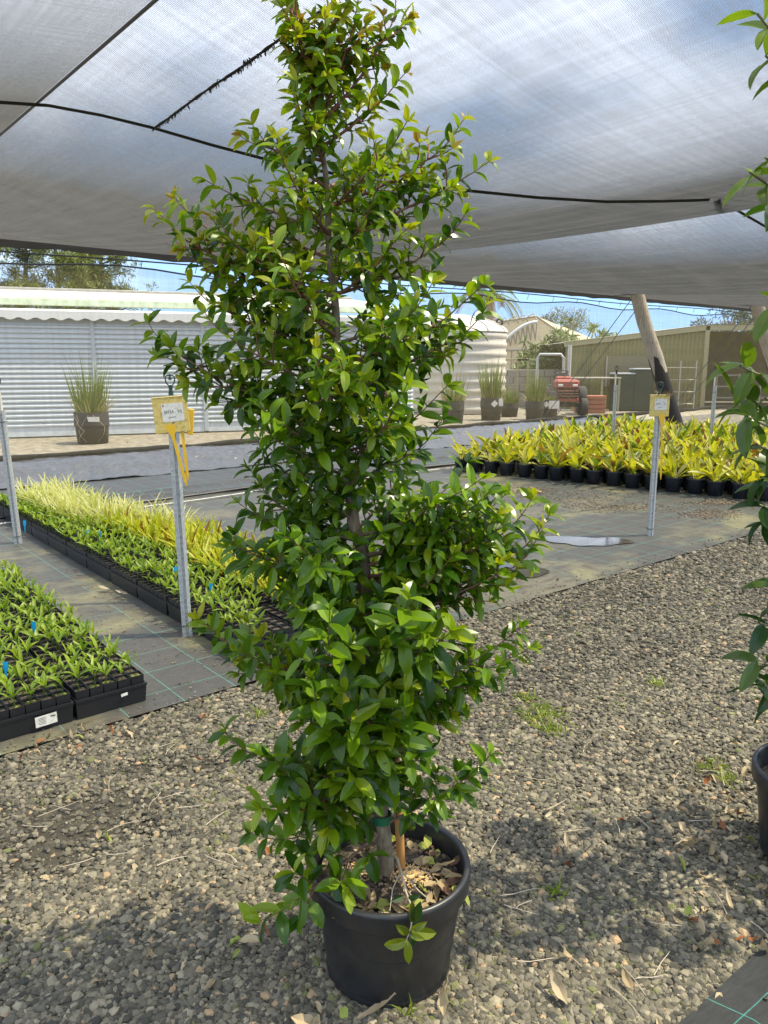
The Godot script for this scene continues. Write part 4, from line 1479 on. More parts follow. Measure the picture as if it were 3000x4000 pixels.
func strap(t: Node3D, y0: float, y1: float, x0: float, x1: float, z: float):
	var mb := MB.new()
	var n := 12
	var l := -1
	for k in n + 1:
		var f := float(k) / n
		var wd := lerpf(0.036, 0.009, smoothstep(0.0, 0.22, f)) * (1.0 if f < 0.96 else 0.4)
		var p := Vector3(lerpf(x0, x1, f), lerpf(y0, y1, f), z + 0.006 * sin(f * 3.0))
		var a := mb.add(p + Vector3(-wd, 0, 0), Vector3.BACK)
		mb.add(p + Vector3(0, 0, 0.005), Vector3.BACK)
		mb.add(p + Vector3(wd, 0, 0), Vector3.BACK)
		if l >= 0:
			mb.quad(l, a, a + 1, l + 1)
			mb.quad(l + 1, a + 1, a + 2, l + 2)
		l = a
	put(t, "yellow_strap", mb.mesh(mats.yellow_strap))

func build_stakes():
	var m := gp(405, 1372, 0.01)
	var t := stake("sprinkler_stake", "galvanised stake with yellow sign SH1A - 15 and dangling yellow straps beside the tray row", m, 1.40, mats.zinc, 0.05, 0.058, 0.9)
	sprinkler(t, 1.455, mats.green_plastic, 1.0)
	sign_plate(t, 1.345, "SH1A - 15", 0.195, 0.06)
	strap(t, 1.29, 0.93, -0.02, 0.052, 0.034)
	strap(t, 1.31, 0.96, 0.045, 0.062, 0.020)
	var fl := boxmesh(Vector3(0.035, 0.15, 0.012), mats.yellow_strap, 0.003)
	put(t, "folded_tag", fl, Transform3D(Basis(Vector3.BACK, -0.12), Vector3(0.10, 1.30, 0.0)))
	# moss and coir are on the other signed stake
	var r := gp(1404, 1157, 0.01)
	t = stake("sprinkler_stake", "galvanised stake with yellow sign SH1C - 15 and brown fibre caught on top", r, 1.27, mats.zinc, 0.05, 0.048, 0.0)
	t.rotation_degrees.y = 6.0
	sprinkler(t, 1.33, mats.green_plastic, 1.15)
	sign_plate(t, 1.245, "SH1C - 15", 0.190, 0.0)
	strap(t, 1.17, 0.55, 0.02, 0.052, 0.034)
	var cf := MB.new()
	for k in 90:
		cf.col = Color(0.10, 0.062, 0.016).lerp(Color(0.2, 0.15, 0.05), rng.randf())
		cf.blade(Vector3(rr(-0.03, 0.11), 1.35 + rr(-0.015, 0.03), rr(0.0, 0.06)), rdir(), rr(0.02, 0.06), 0.004, 0.8, 3)
	put(t, "caught_fibre", cf.mesh(mats.plain), Transform3D(), "stuff")
	var l := gp(40, 1174, 0.01)
	t = stake("sprinkler_stake", "galvanised stake with cream riser pipe at the far end of the tray row", l, 1.22, mats.zinc, 0.16, 0.060, 2.0)
	sprinkler(t, 1.385, mats.black_plastic, 1.1)
	for fd in [[1325, 925, -13.5, 1.42, "slim pale sprinkler pipe rising from the yellow potted plants"], [1537, 930, -13.0, 1.42, "slim pale sprinkler pipe among the plants near the open shed bay"]]:
		var b := at(fd[0], fd[1], fd[2])
		t = stake("sprinkler_stake", fd[4], Vector3(b.x, 0.01, b.z), fd[3] - 0.16, mats.zinc, 0.18, 0.05)
		sprinkler(t, fd[3] + 0.025, mats.black_plastic, 1.25)
		t.rotation_degrees.y = 0.0

# ---------------------------------------------------------------- tray beds
const TW := 0.352     # tray size across and along the bed
const TL := 0.515
const CX := 5
const CZ := 7

func tray_proto(moss: bool) -> Node3D:
	var t := Node3D.new()
	var b := MB.new()
	var w := TW * 0.5 - 0.004
	var l := TL * 0.5 - 0.004
	var h := 0.095
	for s in [[Vector3(-1, 0, -1), Vector3(1, 0, -1)], [Vector3(1, 0, -1), Vector3(1, 0, 1)], [Vector3(1, 0, 1), Vector3(-1, 0, 1)], [Vector3(-1, 0, 1), Vector3(-1, 0, -1)]]:
		var a: Vector3 = s[0] * Vector3(w, 0, l)
		var e: Vector3 = s[1] * Vector3(w, 0, l)
		b.face([a * 0.955, e * 0.955, e * 0.985 + Vector3(0, h - 0.012, 0), a * 0.985 + Vector3(0, h - 0.012, 0)])
		b.face([a * 0.985 + Vector3(0, h - 0.012, 0), e * 0.985 + Vector3(0, h - 0.012, 0), e + Vector3(0, h - 0.012, 0), a + Vector3(0, h - 0.012, 0)])
		b.face([a + Vector3(0, h - 0.012, 0), e + Vector3(0, h - 0.012, 0), e + Vector3(0, h, 0), a + Vector3(0, h, 0)])
		b.face([a + Vector3(0, h, 0), e + Vector3(0, h, 0), e * 0.96 + Vector3(0, h, 0), a * 0.96 + Vector3(0, h, 0)])
		b.face([a * 0.96 + Vector3(0, h, 0), e * 0.96 + Vector3(0, h, 0), e * 0.93, a * 0.93])
	b.face([Vector3(-w, 0.002, -l) * 0.95, Vector3(w, 0.002, -l) * 0.95, Vector3(w, 0.002, l) * 0.95, Vector3(-w, 0.002, l) * 0.95])
	put(t, "carry_tray", b.mesh(mats.tray))
	# square tubes standing in the tray
	var c := MB.new()
	var r := 0.0318
	for s in [[-1, -1, 1, -1], [1, -1, 1, 1], [1, 1, -1, 1], [-1, 1, -1, -1]]:
		var a := Vector3(s[0] * r, 0, s[1] * r)
		var e := Vector3(s[2] * r, 0, s[3] * r)
		c.face([a * 0.8, e * 0.8, e + Vector3(0, 0.118, 0), a + Vector3(0, 0.118, 0)])
		c.face([a + Vector3(0, 0.118, 0), e + Vector3(0, 0.118, 0), e * 0.93 + Vector3(0, 0.118, 0), a * 0.93 + Vector3(0, 0.118, 0)])
		c.face([a * 0.93 + Vector3(0, 0.118, 0), e * 0.93 + Vector3(0, 0.118, 0), e * 0.9 + Vector3(0, 0.10, 0), a * 0.9 + Vector3(0, 0.10, 0)])
	var cm := c.mesh(mats.tray)
	var so := MB.new()
	so.face([Vector3(-r, 0, -r) * 0.94, Vector3(r, 0, -r) * 0.94, Vector3(r, 0, r) * 0.94, Vector3(-r, 0, r) * 0.94])
	var sd := so.mesh(mats.soil)
	var sm := so.mesh(mats.mossy_soil)
	for x in CX:
		for z in CZ:
			var p := Vector3((x - (CX - 1) * 0.5) * 0.0665, 0.012 + rr(0, 0.006), (z - (CZ - 1) * 0.5) * 0.0685)
			var o := put(t, "tube_pot", cm, Transform3D(Basis(Vector3.UP, rr(-0.03, 0.03)), p))
			put(o, "potting_soil", sm if (moss and rng.randf() < 0.45) else sd, Transform3D(Basis(), Vector3(0, 0.106, 0)))
	return t

func seedling_mesh(k: int) -> ArrayMesh:
	var mb := MB.new()
	mb.col = Color(0.13, 0.20, 0.035)
	var h := rr(0.040, 0.075)
	mb.tube([Vector3.ZERO, Vector3(rr(-0.006, 0.006), h, rr(-0.006, 0.006))], [0.0022, 0.0016], 5, false)
	var a := rr(0, TAU)
	for q in 3 + k % 3:
		a += 2.4
		var el := rr(0.85, 1.45)
		var d := Vector3(cos(a) * cos(el), sin(el), sin(a) * cos(el))
		mb.col = Color(0.18, 0.32, 0.022).lerp(Color(0.44, 0.56, 0.06), rng.randf())
		mb.leaf(Transform3D(look(d), Vector3(0, h * rr(0.6, 1.0), 0)), rr(0.050, 0.085), rr(0.013, 0.020), 0.35, rr(0.2, 1.1), 0, rr(-0.4, 0.4))
	return mb.mesh(mats.soft_leaf)

func strappy_mesh(cream: bool) -> ArrayMesh:
	var mb := MB.new()
	for q in (15 if cream else 10):
		var a := rr(0, TAU)
		var el := rr(0.85, 1.45)
		var d := Vector3(cos(a) * cos(el), sin(el), sin(a) * cos(el))
		if cream:
			mb.col = Color(0.74, 0.74, 0.26).lerp(Color(0.88, 0.86, 0.52), rng.randf())
			mb.leaf(Transform3D(look(d), Vector3(rr(-0.01, 0.01), 0, rr(-0.01, 0.01))), rr(0.17, 0.30), rr(0.011, 0.016), 0.4, rr(0.2, 1.1), 2)
		else:
			mb.col = Color(0.46, 0.52, 0.02).lerp(Color(0.72, 0.70, 0.07), rng.randf())
			if rng.randf() < 0.08:
				mb.col = Color(0.42, 0.20, 0.03)
			mb.leaf(Transform3D(look(d), Vector3(rr(-0.01, 0.01), 0, rr(-0.01, 0.01))), rr(0.13, 0.23), rr(0.018, 0.028), 0.4, rr(0.1, 1.0), 2)
	return mb.mesh(mats.soft_leaf)

func build_tray_blocks():
	var protos := [tray_proto(false), tray_proto(true), tray_proto(false)]
	var kinds := []
	for k in 12:
		kinds.append(seedling_mesh(k))
	var spots := []      # every seedling: position, whether it is in the short block
	var front := -3.47
	var trays := []
	for cx in 2:
		for rz in 5:
			trays.append([0.655 + TW * cx + TW * 0.5, front - TL * (rz + 0.5), 1 if rz == 0 or (rz == 1 and cx == 0) else 0, 0, cx, rz])
	for cx in 3:
		for rz in 11:
			trays.append([1.965 + TW * (cx + 0.5), -3.60 - TL * (rz + 0.5), 0, 1 if cx < 2 else 2, cx, rz])
	for tr in trays:
		var p := lp(tr[0], 0.014, tr[1])
		var q := to_px(p)
		if q.x < -110.0 or q.z < 0.3:
			continue
		var t: Node3D = protos[1 if tr[2] == 1 else (0 if (tr[4] + tr[5]) % 2 else 2)].duplicate()
		t.name = numbered("seedling_tray")
		add_child(t)
		t.position = p
		t.rotation_degrees.y = TURN + rr(-0.5, 0.5)
		if tr[3] == 0:
			if tr[5] == 0:
				tag(t, "black seedling tray with large white label at the gravel edge" if tr[4] == 0 else "corner black seedling tray with small white sticker at the gravel edge", "tray", "black seedling trays")
				if tr[4] == 0:
					put(t, "white_label", boxmesh(Vector3(0.094, 0.050, 0.001), mats.paper), Transform3D(Basis(Vector3.BACK, 0.03), Vector3(0.045, 0.048, TL * 0.5 + 0.0005)))
					for k in 5:
						put(t, "label_print", boxmesh(Vector3(0.035 - 0.004 * (k % 3), 0.0022, 0.0008), mats.ink_pale), Transform3D(Basis(), Vector3(0.028, 0.062 - 0.007 * k, TL * 0.5 + 0.0012)))
					put(t, "label_print", boxmesh(Vector3(0.022, 0.006, 0.0008), mats.ink), Transform3D(Basis(), Vector3(0.075, 0.060, TL * 0.5 + 0.0012)))
				else:
					put(t, "white_sticker", boxmesh(Vector3(0.032, 0.014, 0.001), mats.paper), Transform3D(Basis(Vector3.BACK, 0.1), Vector3(0.055, 0.066, TL * 0.5 + 0.0005)))
			else:
				tag(t, "black seedling tray of the short block, %s from the gravel on the %s side" % [nth(tr[5]), "outer" if tr[4] == 0 else "aisle"], "tray", "black seedling trays")
		elif tr[3] == 1:
			tag(t, "black tray of green seedlings, %s from the gravel, %s of the long row" % [nth(tr[5]), "aisle side" if tr[4] == 0 else "middle"], "tray", "long row of green seedling trays")
		else:
			tag(t, "black tray under the yellow strappy plants, %s from the gravel" % nth(tr[5]), "tray", "trays of yellow strappy plants")
		if tr[3] < 2:
			for x in CX:
				for z in CZ:
					if rng.randf() < 0.94:
						var o := Vector3((x - 2) * 0.0665 + rr(-0.008, 0.008), 0.122, (z - 3) * 0.0685 + rr(-0.008, 0.008))
						var w := t.transform * o
						if w.dot(U) < 2.49 - 0.25 * smoothstep(-6.4, -8.0, w.dot(V)):
							spots.append([w, tr[3], tr[4], tr[5]])
	for pr in protos:
		pr.free()
	var seen := []
	for s in spots:
		var q := to_px(s[0])
		if q.x > -15.0 and q.x < 560.0:
			seen.append([q.z, s])
	seen.sort_custom(func(a, b): return a[0] < b[0])
	var xfs := []
	for k in kinds.size():
		xfs.append([])
	for k in seen.size():
		var s: Array = seen[k][1]
		var sc := rr(0.80, 1.35)
		var xf := Transform3D(Basis(Vector3.UP, rr(0, TAU)).rotated(Vector3(rr(-1, 1), 0, rr(-1, 1)).normalized(), rr(0, 0.15)).scaled(Vector3(sc, sc * rr(0.9, 1.2), sc)), s[0])
		var kd := rng.randi() % kinds.size()
		if k < 296:
			if s[1] == 0:
				top("green_seedling", kinds[kd], "leafy green seedling in the short block tray %s from the gravel, %s side" % [nth(s[3]), "outer" if s[2] == 0 else "aisle"], "seedling", "seedlings of the short tray block", "", xf)
			else:
				top("green_seedling", kinds[kd], "green seedling in the long row tray %s from the gravel, %s" % [nth(s[3]), "aisle side" if s[2] == 0 else "middle"], "seedling", "seedlings of the long tray row", "", xf)
		else:
			xfs[kd].append(xf)
	for k in kinds.size():
		var mm := scatter(self, numbered("seedling_carpet"), kinds[k], xfs[k], [])
		tag(mm, "carpet of green seedlings filling the far part of the long tray row", "seedlings", "far seedlings", "stuff")
	# yellow strappy plants in the outer tray row
	var lime := []
	var cream := []
	for k in 6:
		lime.append(strappy_mesh(false))
		cream.append(strappy_mesh(true))
	var lz := -3.72
	while lz > -9.15:
		for q in 4:
			var lx := 2.53 + q * 0.135 + rr(-0.02, 0.02)
			var pale := lz < -7.05 + 0.25 * q
			if lz < -6.4:
				lx -= 0.26 * smoothstep(-6.4, -8.0, lz)
			var s := rr(0.95, 1.35)
			var xf := Transform3D(Basis(Vector3.UP, rr(0, TAU)).scaled(Vector3(s, s, s)), lp(lx, 0.125, lz + rr(-0.03, 0.03)))
			if pale:
				top("strappy_plant", cream[rng.randi() % 6], "cream striped strappy plant at the far end of the long tray row", "plant", "cream strappy plants", "", xf)
			else:
				top("strappy_plant", lime[rng.randi() % 6], "lime yellow strappy plant along the outer side of the long tray row", "plant", "lime strappy plants", "", xf)
		lz -= 0.108
	# bright blue plant tags
	for tg in [[73, 1352, 0.22, "blue plant tag in the middle of the short tray block"], [12, 1440, 0.21, "blue plant tag near the labelled edge tray"], [53, 1130, 0.2, "blue plant tag beside the far stake"],
			[190, 1151, 0.2, "blue plant tag in front of the cream plants"], [215, 1155, 0.2, "tilted blue plant tag next to it"], [379, 1232, 0.2, "blue plant tag just behind the signed stake"], [456, 1268, 0.2, "blue plant tag between the signed stake and the tree"]]:
		var p := gp(tg[0], tg[1], tg[2] + 0.035)
		var mb := MB.new()
		mb.face([Vector3(-0.012, 0.024, 0), Vector3(0.012, 0.024, 0), Vector3(0.012, -0.012, 0), Vector3(0.004, -0.03, 0), Vector3(0.003, -0.09, 0), Vector3(-0.003, -0.09, 0), Vector3(-0.004, -0.03, 0), Vector3(-0.012, -0.012, 0)])
		top("plant_tag", mb.mesh(mats.cyan_tag), tg[3], "plant tag", "", "", Transform3D(Basis(Vector3.UP, rr(0.0, 0.7)).rotated(Vector3.RIGHT, rr(-0.2, 0.1)), p))

# ---------------------------------------------------------------- the bed of yellow potted plants
func build_bed():
	var pot := MB.new()
	pot.lathe(Transform3D(), [Vector2(0, 0), Vector2(0.078, 0), Vector2(0.094, 0.145), Vector2(0.101, 0.148), Vector2(0.102, 0.172), Vector2(0.096, 0.172), Vector2(0.092, 0.155)], 22)
	var pm := pot.mesh(mats.small_pot)
	var so := MB.new()
	so.lathe(Transform3D(), [Vector2(0.094, 0.155), Vector2(0.05, 0.160), Vector2(0, 0.162)], 16)
	var sm := so.mesh(mats.soil)
	var leafs := []
	for k in 16:
		var mb := MB.new()
		var c := Color(0.52, 0.54, 0.03).lerp(Color(0.78, 0.72, 0.06), rng.randf())
		if k == 3 or k == 11:
			c = Color(0.16, 0.25, 0.03)
		elif k == 5:
			c = Color(0.38, 0.20, 0.05)
		elif k > 12:
			c = Color(0.74, 0.70, 0.28)
		mb.col = c
		mb.leaf(Transform3D(), rr(0.30, 0.44), rr(0.055, 0.085), rr(0.25, 0.5), rr(0.1, 1.1), 1, rr(-0.5, 0.5))
		if k % 2 == 0:      # scorched brown tip
			for q in range(mb.c.size() - 12, mb.c.size()):
				mb.c[q] = c.lerp(Color(0.20, 0.07, 0.02), 0.25 + 0.75 * (q - mb.c.size() + 12) / 12.0)
		leafs.append(mb.mesh(mats.soft_leaf))
	var grown := []
	for k in 10:           # whole crowns for plants too far back to show single leaves
		var mb := MB.new()
		for q in 11:
			var a := rr(0, TAU)
			var el := rr(0.75, 1.45)
			var d := Vector3(cos(a) * cos(el), sin(el), sin(a) * cos(el))
			mb.col = Color(0.52, 0.54, 0.03).lerp(Color(0.78, 0.72, 0.07), rng.randf())
			if rng.randf() < 0.12:
				mb.col = Color(0.25, 0.12, 0.04)
			elif rng.randf() < 0.12:
				mb.col = Color(0.15, 0.24, 0.03)
			elif rng.randf() < 0.12:
				mb.col = Color(0.74, 0.70, 0.30)
			mb.leaf(Transform3D(look(d).rotated(d, rr(-0.6, 0.6)), Vector3(rr(-0.03, 0.03), 0.16, rr(-0.03, 0.03))), rr(0.28, 0.46), rr(0.052, 0.080), 0.35, rr(0.1, 1.0), 1)
		grown.append(mb.mesh(mats.soft_leaf))
	var made := []
	var row := 0
	var made_rows := 25
	for r in made_rows:
		for k in 44:
			var lz := -8.35 + k * 0.262 + (0.13 if r % 2 else 0.0) - 0.05 * r
			var lx := 8.46 + 0.235 * (lz + 8.2) + r * 0.255 + rr(-0.02, 0.02)
			var p := lp(lx, 0.014, lz + rr(-0.02, 0.02))
			var q := to_px(p + Vector3(0, 0.3, 0))
			if q.x < 1690.0 and q.x > 900.0 and lz < 1.0:
				made.append([p, r])
	for e in made:
		var front: bool = e[1] < 3
		var t := thing("potted_ginger", ("yellow green broad leaved plant in a black pot in the %s row from the mat" if front else "yellow green plant packed in the potted bed, %s row from the mat") % nth(e[1]), "potted plant", e[0], rr(0, 360), "potted plants at the front of the yellow bed" if front else "potted plants deep in the yellow bed")
		put(t, "pot", pm, Transform3D(Basis().scaled(Vector3(1.12, 1.1, 1.12)), Vector3.ZERO))
		put(t, "soil", sm, Transform3D(Basis().scaled(Vector3(1.12, 1.1, 1.12)), Vector3.ZERO))
		if front:
			var n := 9 + rng.randi() % 4
			var a := rr(0, TAU)
			for q in n:
				a += 2.2 + rr(-0.3, 0.3)
				var el := rr(0.55, 1.4)
				var d := Vector3(cos(a) * cos(el), sin(el), sin(a) * cos(el))
				var s := rr(0.75, 1.2)
				put(t, "leaf", leafs[rng.randi() % leafs.size()], Transform3D(look(d).rotated(d, rr(-0.6, 0.6)).scaled(Vector3(s, s, s)), Vector3(rr(-0.025, 0.025), 0.16, rr(-0.025, 0.025))))
		else:
			var s := rr(0.8, 1.32)
			put(t, "foliage", grown[rng.randi() % grown.size()], Transform3D(Basis().scaled(Vector3(s, s, s)), Vector3(0, 0.16 * (1.0 - s), 0)), "stuff")
# ---------------------------------------------------------------- leaves and twigs of the broad leaved trees
var leaves := []       # [transform, length, width, fold, curl, colour]

func add_leaf(p: Vector3, d: Vector3, up: Vector3, ln: float, c: Color):
	var b := look(d, up)
	leaves.append([Transform3D(b, p), ln, ln * rr(0.38, 0.48), rr(0.22, 0.55), rr(0.25, 1.10), c])

func leaf_colour(young: float) -> Color:
	if young > 0.80:
		return Color(0.48, 0.24, 0.02).lerp(Color(0.52, 0.38, 0.03), rng.randf())
	if young > 0.45:
		return Color(0.38, 0.44, 0.016).lerp(Color(0.54, 0.52, 0.03), rng.randf())
	if young > 0.2:
		return Color(0.22, 0.35, 0.014).lerp(Color(0.36, 0.46, 0.02), rng.randf())
	return Color(0.038, 0.112, 0.007).lerp(Color(0.24, 0.41, 0.014), pow(rng.randf(), 1.3))

func twig_with_leaves(tw: MB, p0: Vector3, d0: Vector3, ln: float, leaf: float, young: float, thick := 0.0022):
	var p := p0
	var d := d0.normalized()
	var n := maxi(2, int(round(ln / (leaf * 0.42))))
	var side := d.cross(Vector3.UP).normalized()
	if side.length() < 0.1:
		side = Vector3.RIGHT
	side = side.rotated(d, rr(0, PI))
	var pts := [p]
	var rad := [thick]
	for k in n:
		d = (d + rdir() * 0.16 + Vector3(0, 0.10, 0)).normalized()
		p += d * ln / n
		pts.append(p)
		rad.append(lerpf(thick, 0.0010, float(k + 1) / n))
		side = (side - d * side.dot(d)).normalized()
		side = side.rotated(d, PI * 0.5 + rr(-0.3, 0.3))
		var f := float(k + 1) / n
		var yg := young * pow(f, 1.5)
		for sg in [-1.0, 1.0]:
			if rng.randf() < 0.06:
				continue
			var o: Vector3 = (d * rr(0.35, 0.8) + side * sg * rr(0.8, 1.0) + Vector3(0, rr(-0.18, 0.30), 0)).normalized()
			var up := (Vector3(0, 1.0, 0.25) + rdir() * 0.55).normalized()
			add_leaf(p, o, up, leaf * rr(0.78, 1.12) * (1.0 if f < 0.9 else 0.85), leaf_colour(clampf(yg * rr(0.6, 1.15) - 0.05 + (0.12 if rng.randf() < 0.12 else 0.0), 0, 1)))
	for k in 2:
		add_leaf(p, (d + rdir() * 0.55).normalized(), rdir(), leaf * rr(0.45, 0.75), leaf_colour(clampf(young * rr(0.8, 1.3), 0, 1)))
	tw.col = Color(0.10, 0.065, 0.03).lerp(Color(0.20, 0.035, 0.022), young)
	tw.tube(pts, rad, 5, false)

func limb(bm: MB, tw: MB, s: Vector3, e: Vector3, leaf: float, young: float, bare := 0.3, dens := 1.0):
	var ln := s.distance_to(e)
	var mid := s.lerp(e, 0.5) + Vector3(0, -ln * 0.06, 0) + rdir() * ln * 0.06
	var pts := []
	var rad := []
	var n := 9
	for k in n + 1:
		var t := float(k) / n
		pts.append(s.lerp(mid, t).lerp(mid.lerp(e, t), t))
		rad.append(lerpf(0.0042 + ln * 0.006, 0.0016, pow(t, 0.7)))
	bm.col = Color(0.17, 0.13, 0.085).lerp(Color(0.22, 0.05, 0.03), young * 0.8)
	bm.tube(pts, rad, 6, false)
	var step := leaf * 0.55 / dens
	var x := ln * bare
	var fl := rr(0, PI)
	while x < ln * 0.97:
		var t := x / ln
		var q := t * n
		var k := mini(int(q), n - 1)
		var p: Vector3 = pts[k].lerp(pts[k + 1], q - k)
		var d: Vector3 = (pts[k + 1] - pts[k]).normalized()
		var side := d.cross(Vector3.UP).normalized().rotated(d, fl)
		fl += PI * 0.5 + rr(-0.4, 0.4)
		for sg in [-1.0, 1.0]:
			var o: Vector3 = (d * rr(0.5, 0.9) + side * sg + Vector3(0, 0.22, 0)).normalized()
			var tl := leaf * rr(0.7, 1.9) * (1.0 - 0.35 * t) * clampf(ln / 0.28, 0.45, 1.0)
			twig_with_leaves(tw, p, o, tl, leaf, young * (0.45 + 0.55 * t))
		x += step * rr(0.8, 1.25)
	twig_with_leaves(tw, pts[n], pts[n] - pts[n - 1], leaf * 1.9, leaf * 0.95, young, 0.0018)

func foliage_parts(t: Node3D, shown: int):
	# the leaves that show largest are parts of their own; the rest are one mass
	var cell := {}
	for k in leaves.size():
		var l: Array = leaves[k]
		var c: Vector3 = l[0].origin - l[0].basis.z * l[1] * 0.5
		var q := to_px(c)
		if q.x < -5 or q.x > 1665 or q.y < -5 or q.y > 2215:
			continue
		var facing: float = absf(l[0].basis.y.dot((EYE - c).normalized()))
		var size: float = l[1] * l[2] * (0.15 + facing) / (q.z * q.z)
		var key := Vector2i(int(q.x / 13.0), int(q.y / 13.0))
		if not cell.has(key) or cell[key][0] > q.z:
			cell[key] = [q.z, k, size]
	var best := cell.values()
	best.sort_custom(func(a, b): return a[2] > b[2])
	var single := {}
	for k in mini(shown, best.size()):
		single[best[k][1]] = true
	var mass := MB.new()
	for k in leaves.size():
		var l: Array = leaves[k]
		if single.has(k):
			var mb := MB.new()
			mb.col = l[5]
			mb.leaf(Transform3D(), l[1], l[2], l[3], l[4])
			put(t, "leaf", mb.mesh(mats.leaf), t.transform.affine_inverse() * l[0])
		else:
			mass.col = l[5]
			mass.leaf(t.transform.affine_inverse() * l[0], l[1], l[2], l[3], l[4])
	put(t, "foliage", mass.mesh(mats.leaf), Transform3D(), "stuff")
	print("leaves ", leaves.size(), " single ", single.size())
	leaves.clear()

const POT := Vector3(0.012, 0.0, -1.88)

# outline of the crown: row, first column, last column (1659 px wide view)
const CROWN := [[0, 600, 660], [60, 612, 860], [120, 625, 845], [170, 620, 830], [230, 605, 860], [290, 575, 930], [340, 565, 950], [380, 545, 980], [420, 530, 960], [480, 470, 930], [520, 440, 920], [560, 440, 880], [620, 440, 900], [660, 430, 960], [700, 425, 1000],
	[740, 410, 1000], [780, 430, 995], [830, 505, 1010], [900, 500, 990], [950, 525, 945], [1000, 535, 970], [1050, 560, 1030], [1100, 535, 1080], [1160, 535, 1110], [1200, 505, 1100], [1240, 505, 1040], [1290, 540, 990], [1340, 530, 1000], [1380, 500, 1030], [1430, 500, 1020], [1480, 550, 980],
	[1530, 545, 970], [1580, 545, 935], [1630, 530, 925], [1680, 545, 930], [1730, 560, 900], [1760, 580, 860]]
const TRUNK := [[832, 1880], [824, 1760], [806, 1520], [783, 1200], [766, 1130], [752, 1060], [742, 900], [728, 740], [714, 560], [704, 400], [692, 230], [662, 90], [628, 15]]

func crown_span(row: float) -> Vector2:
	for k in CROWN.size() - 1:
		if row <= CROWN[k + 1][0]:
			var f := clampf((row - CROWN[k][0]) / (CROWN[k + 1][0] - CROWN[k][0]), 0, 1)
			return Vector2(lerpf(CROWN[k][1], CROWN[k + 1][1], f), lerpf(CROWN[k][2], CROWN[k + 1][2], f))
	return Vector2(CROWN[-1][1], CROWN[-1][2])

func trunk_at(row: float) -> Vector3:
	for k in TRUNK.size() - 1:
		if row >= TRUNK[k + 1][1]:
			var f := clampf((row - TRUNK[k][1]) / (TRUNK[k + 1][1] - TRUNK[k][1]), 0, 1)
			return at(lerpf(TRUNK[k][0], TRUNK[k + 1][0], f), lerpf(TRUNK[k][1], TRUNK[k + 1][1], f), -1.87)
	return at(TRUNK[-1][0], TRUNK[-1][1], -1.87)

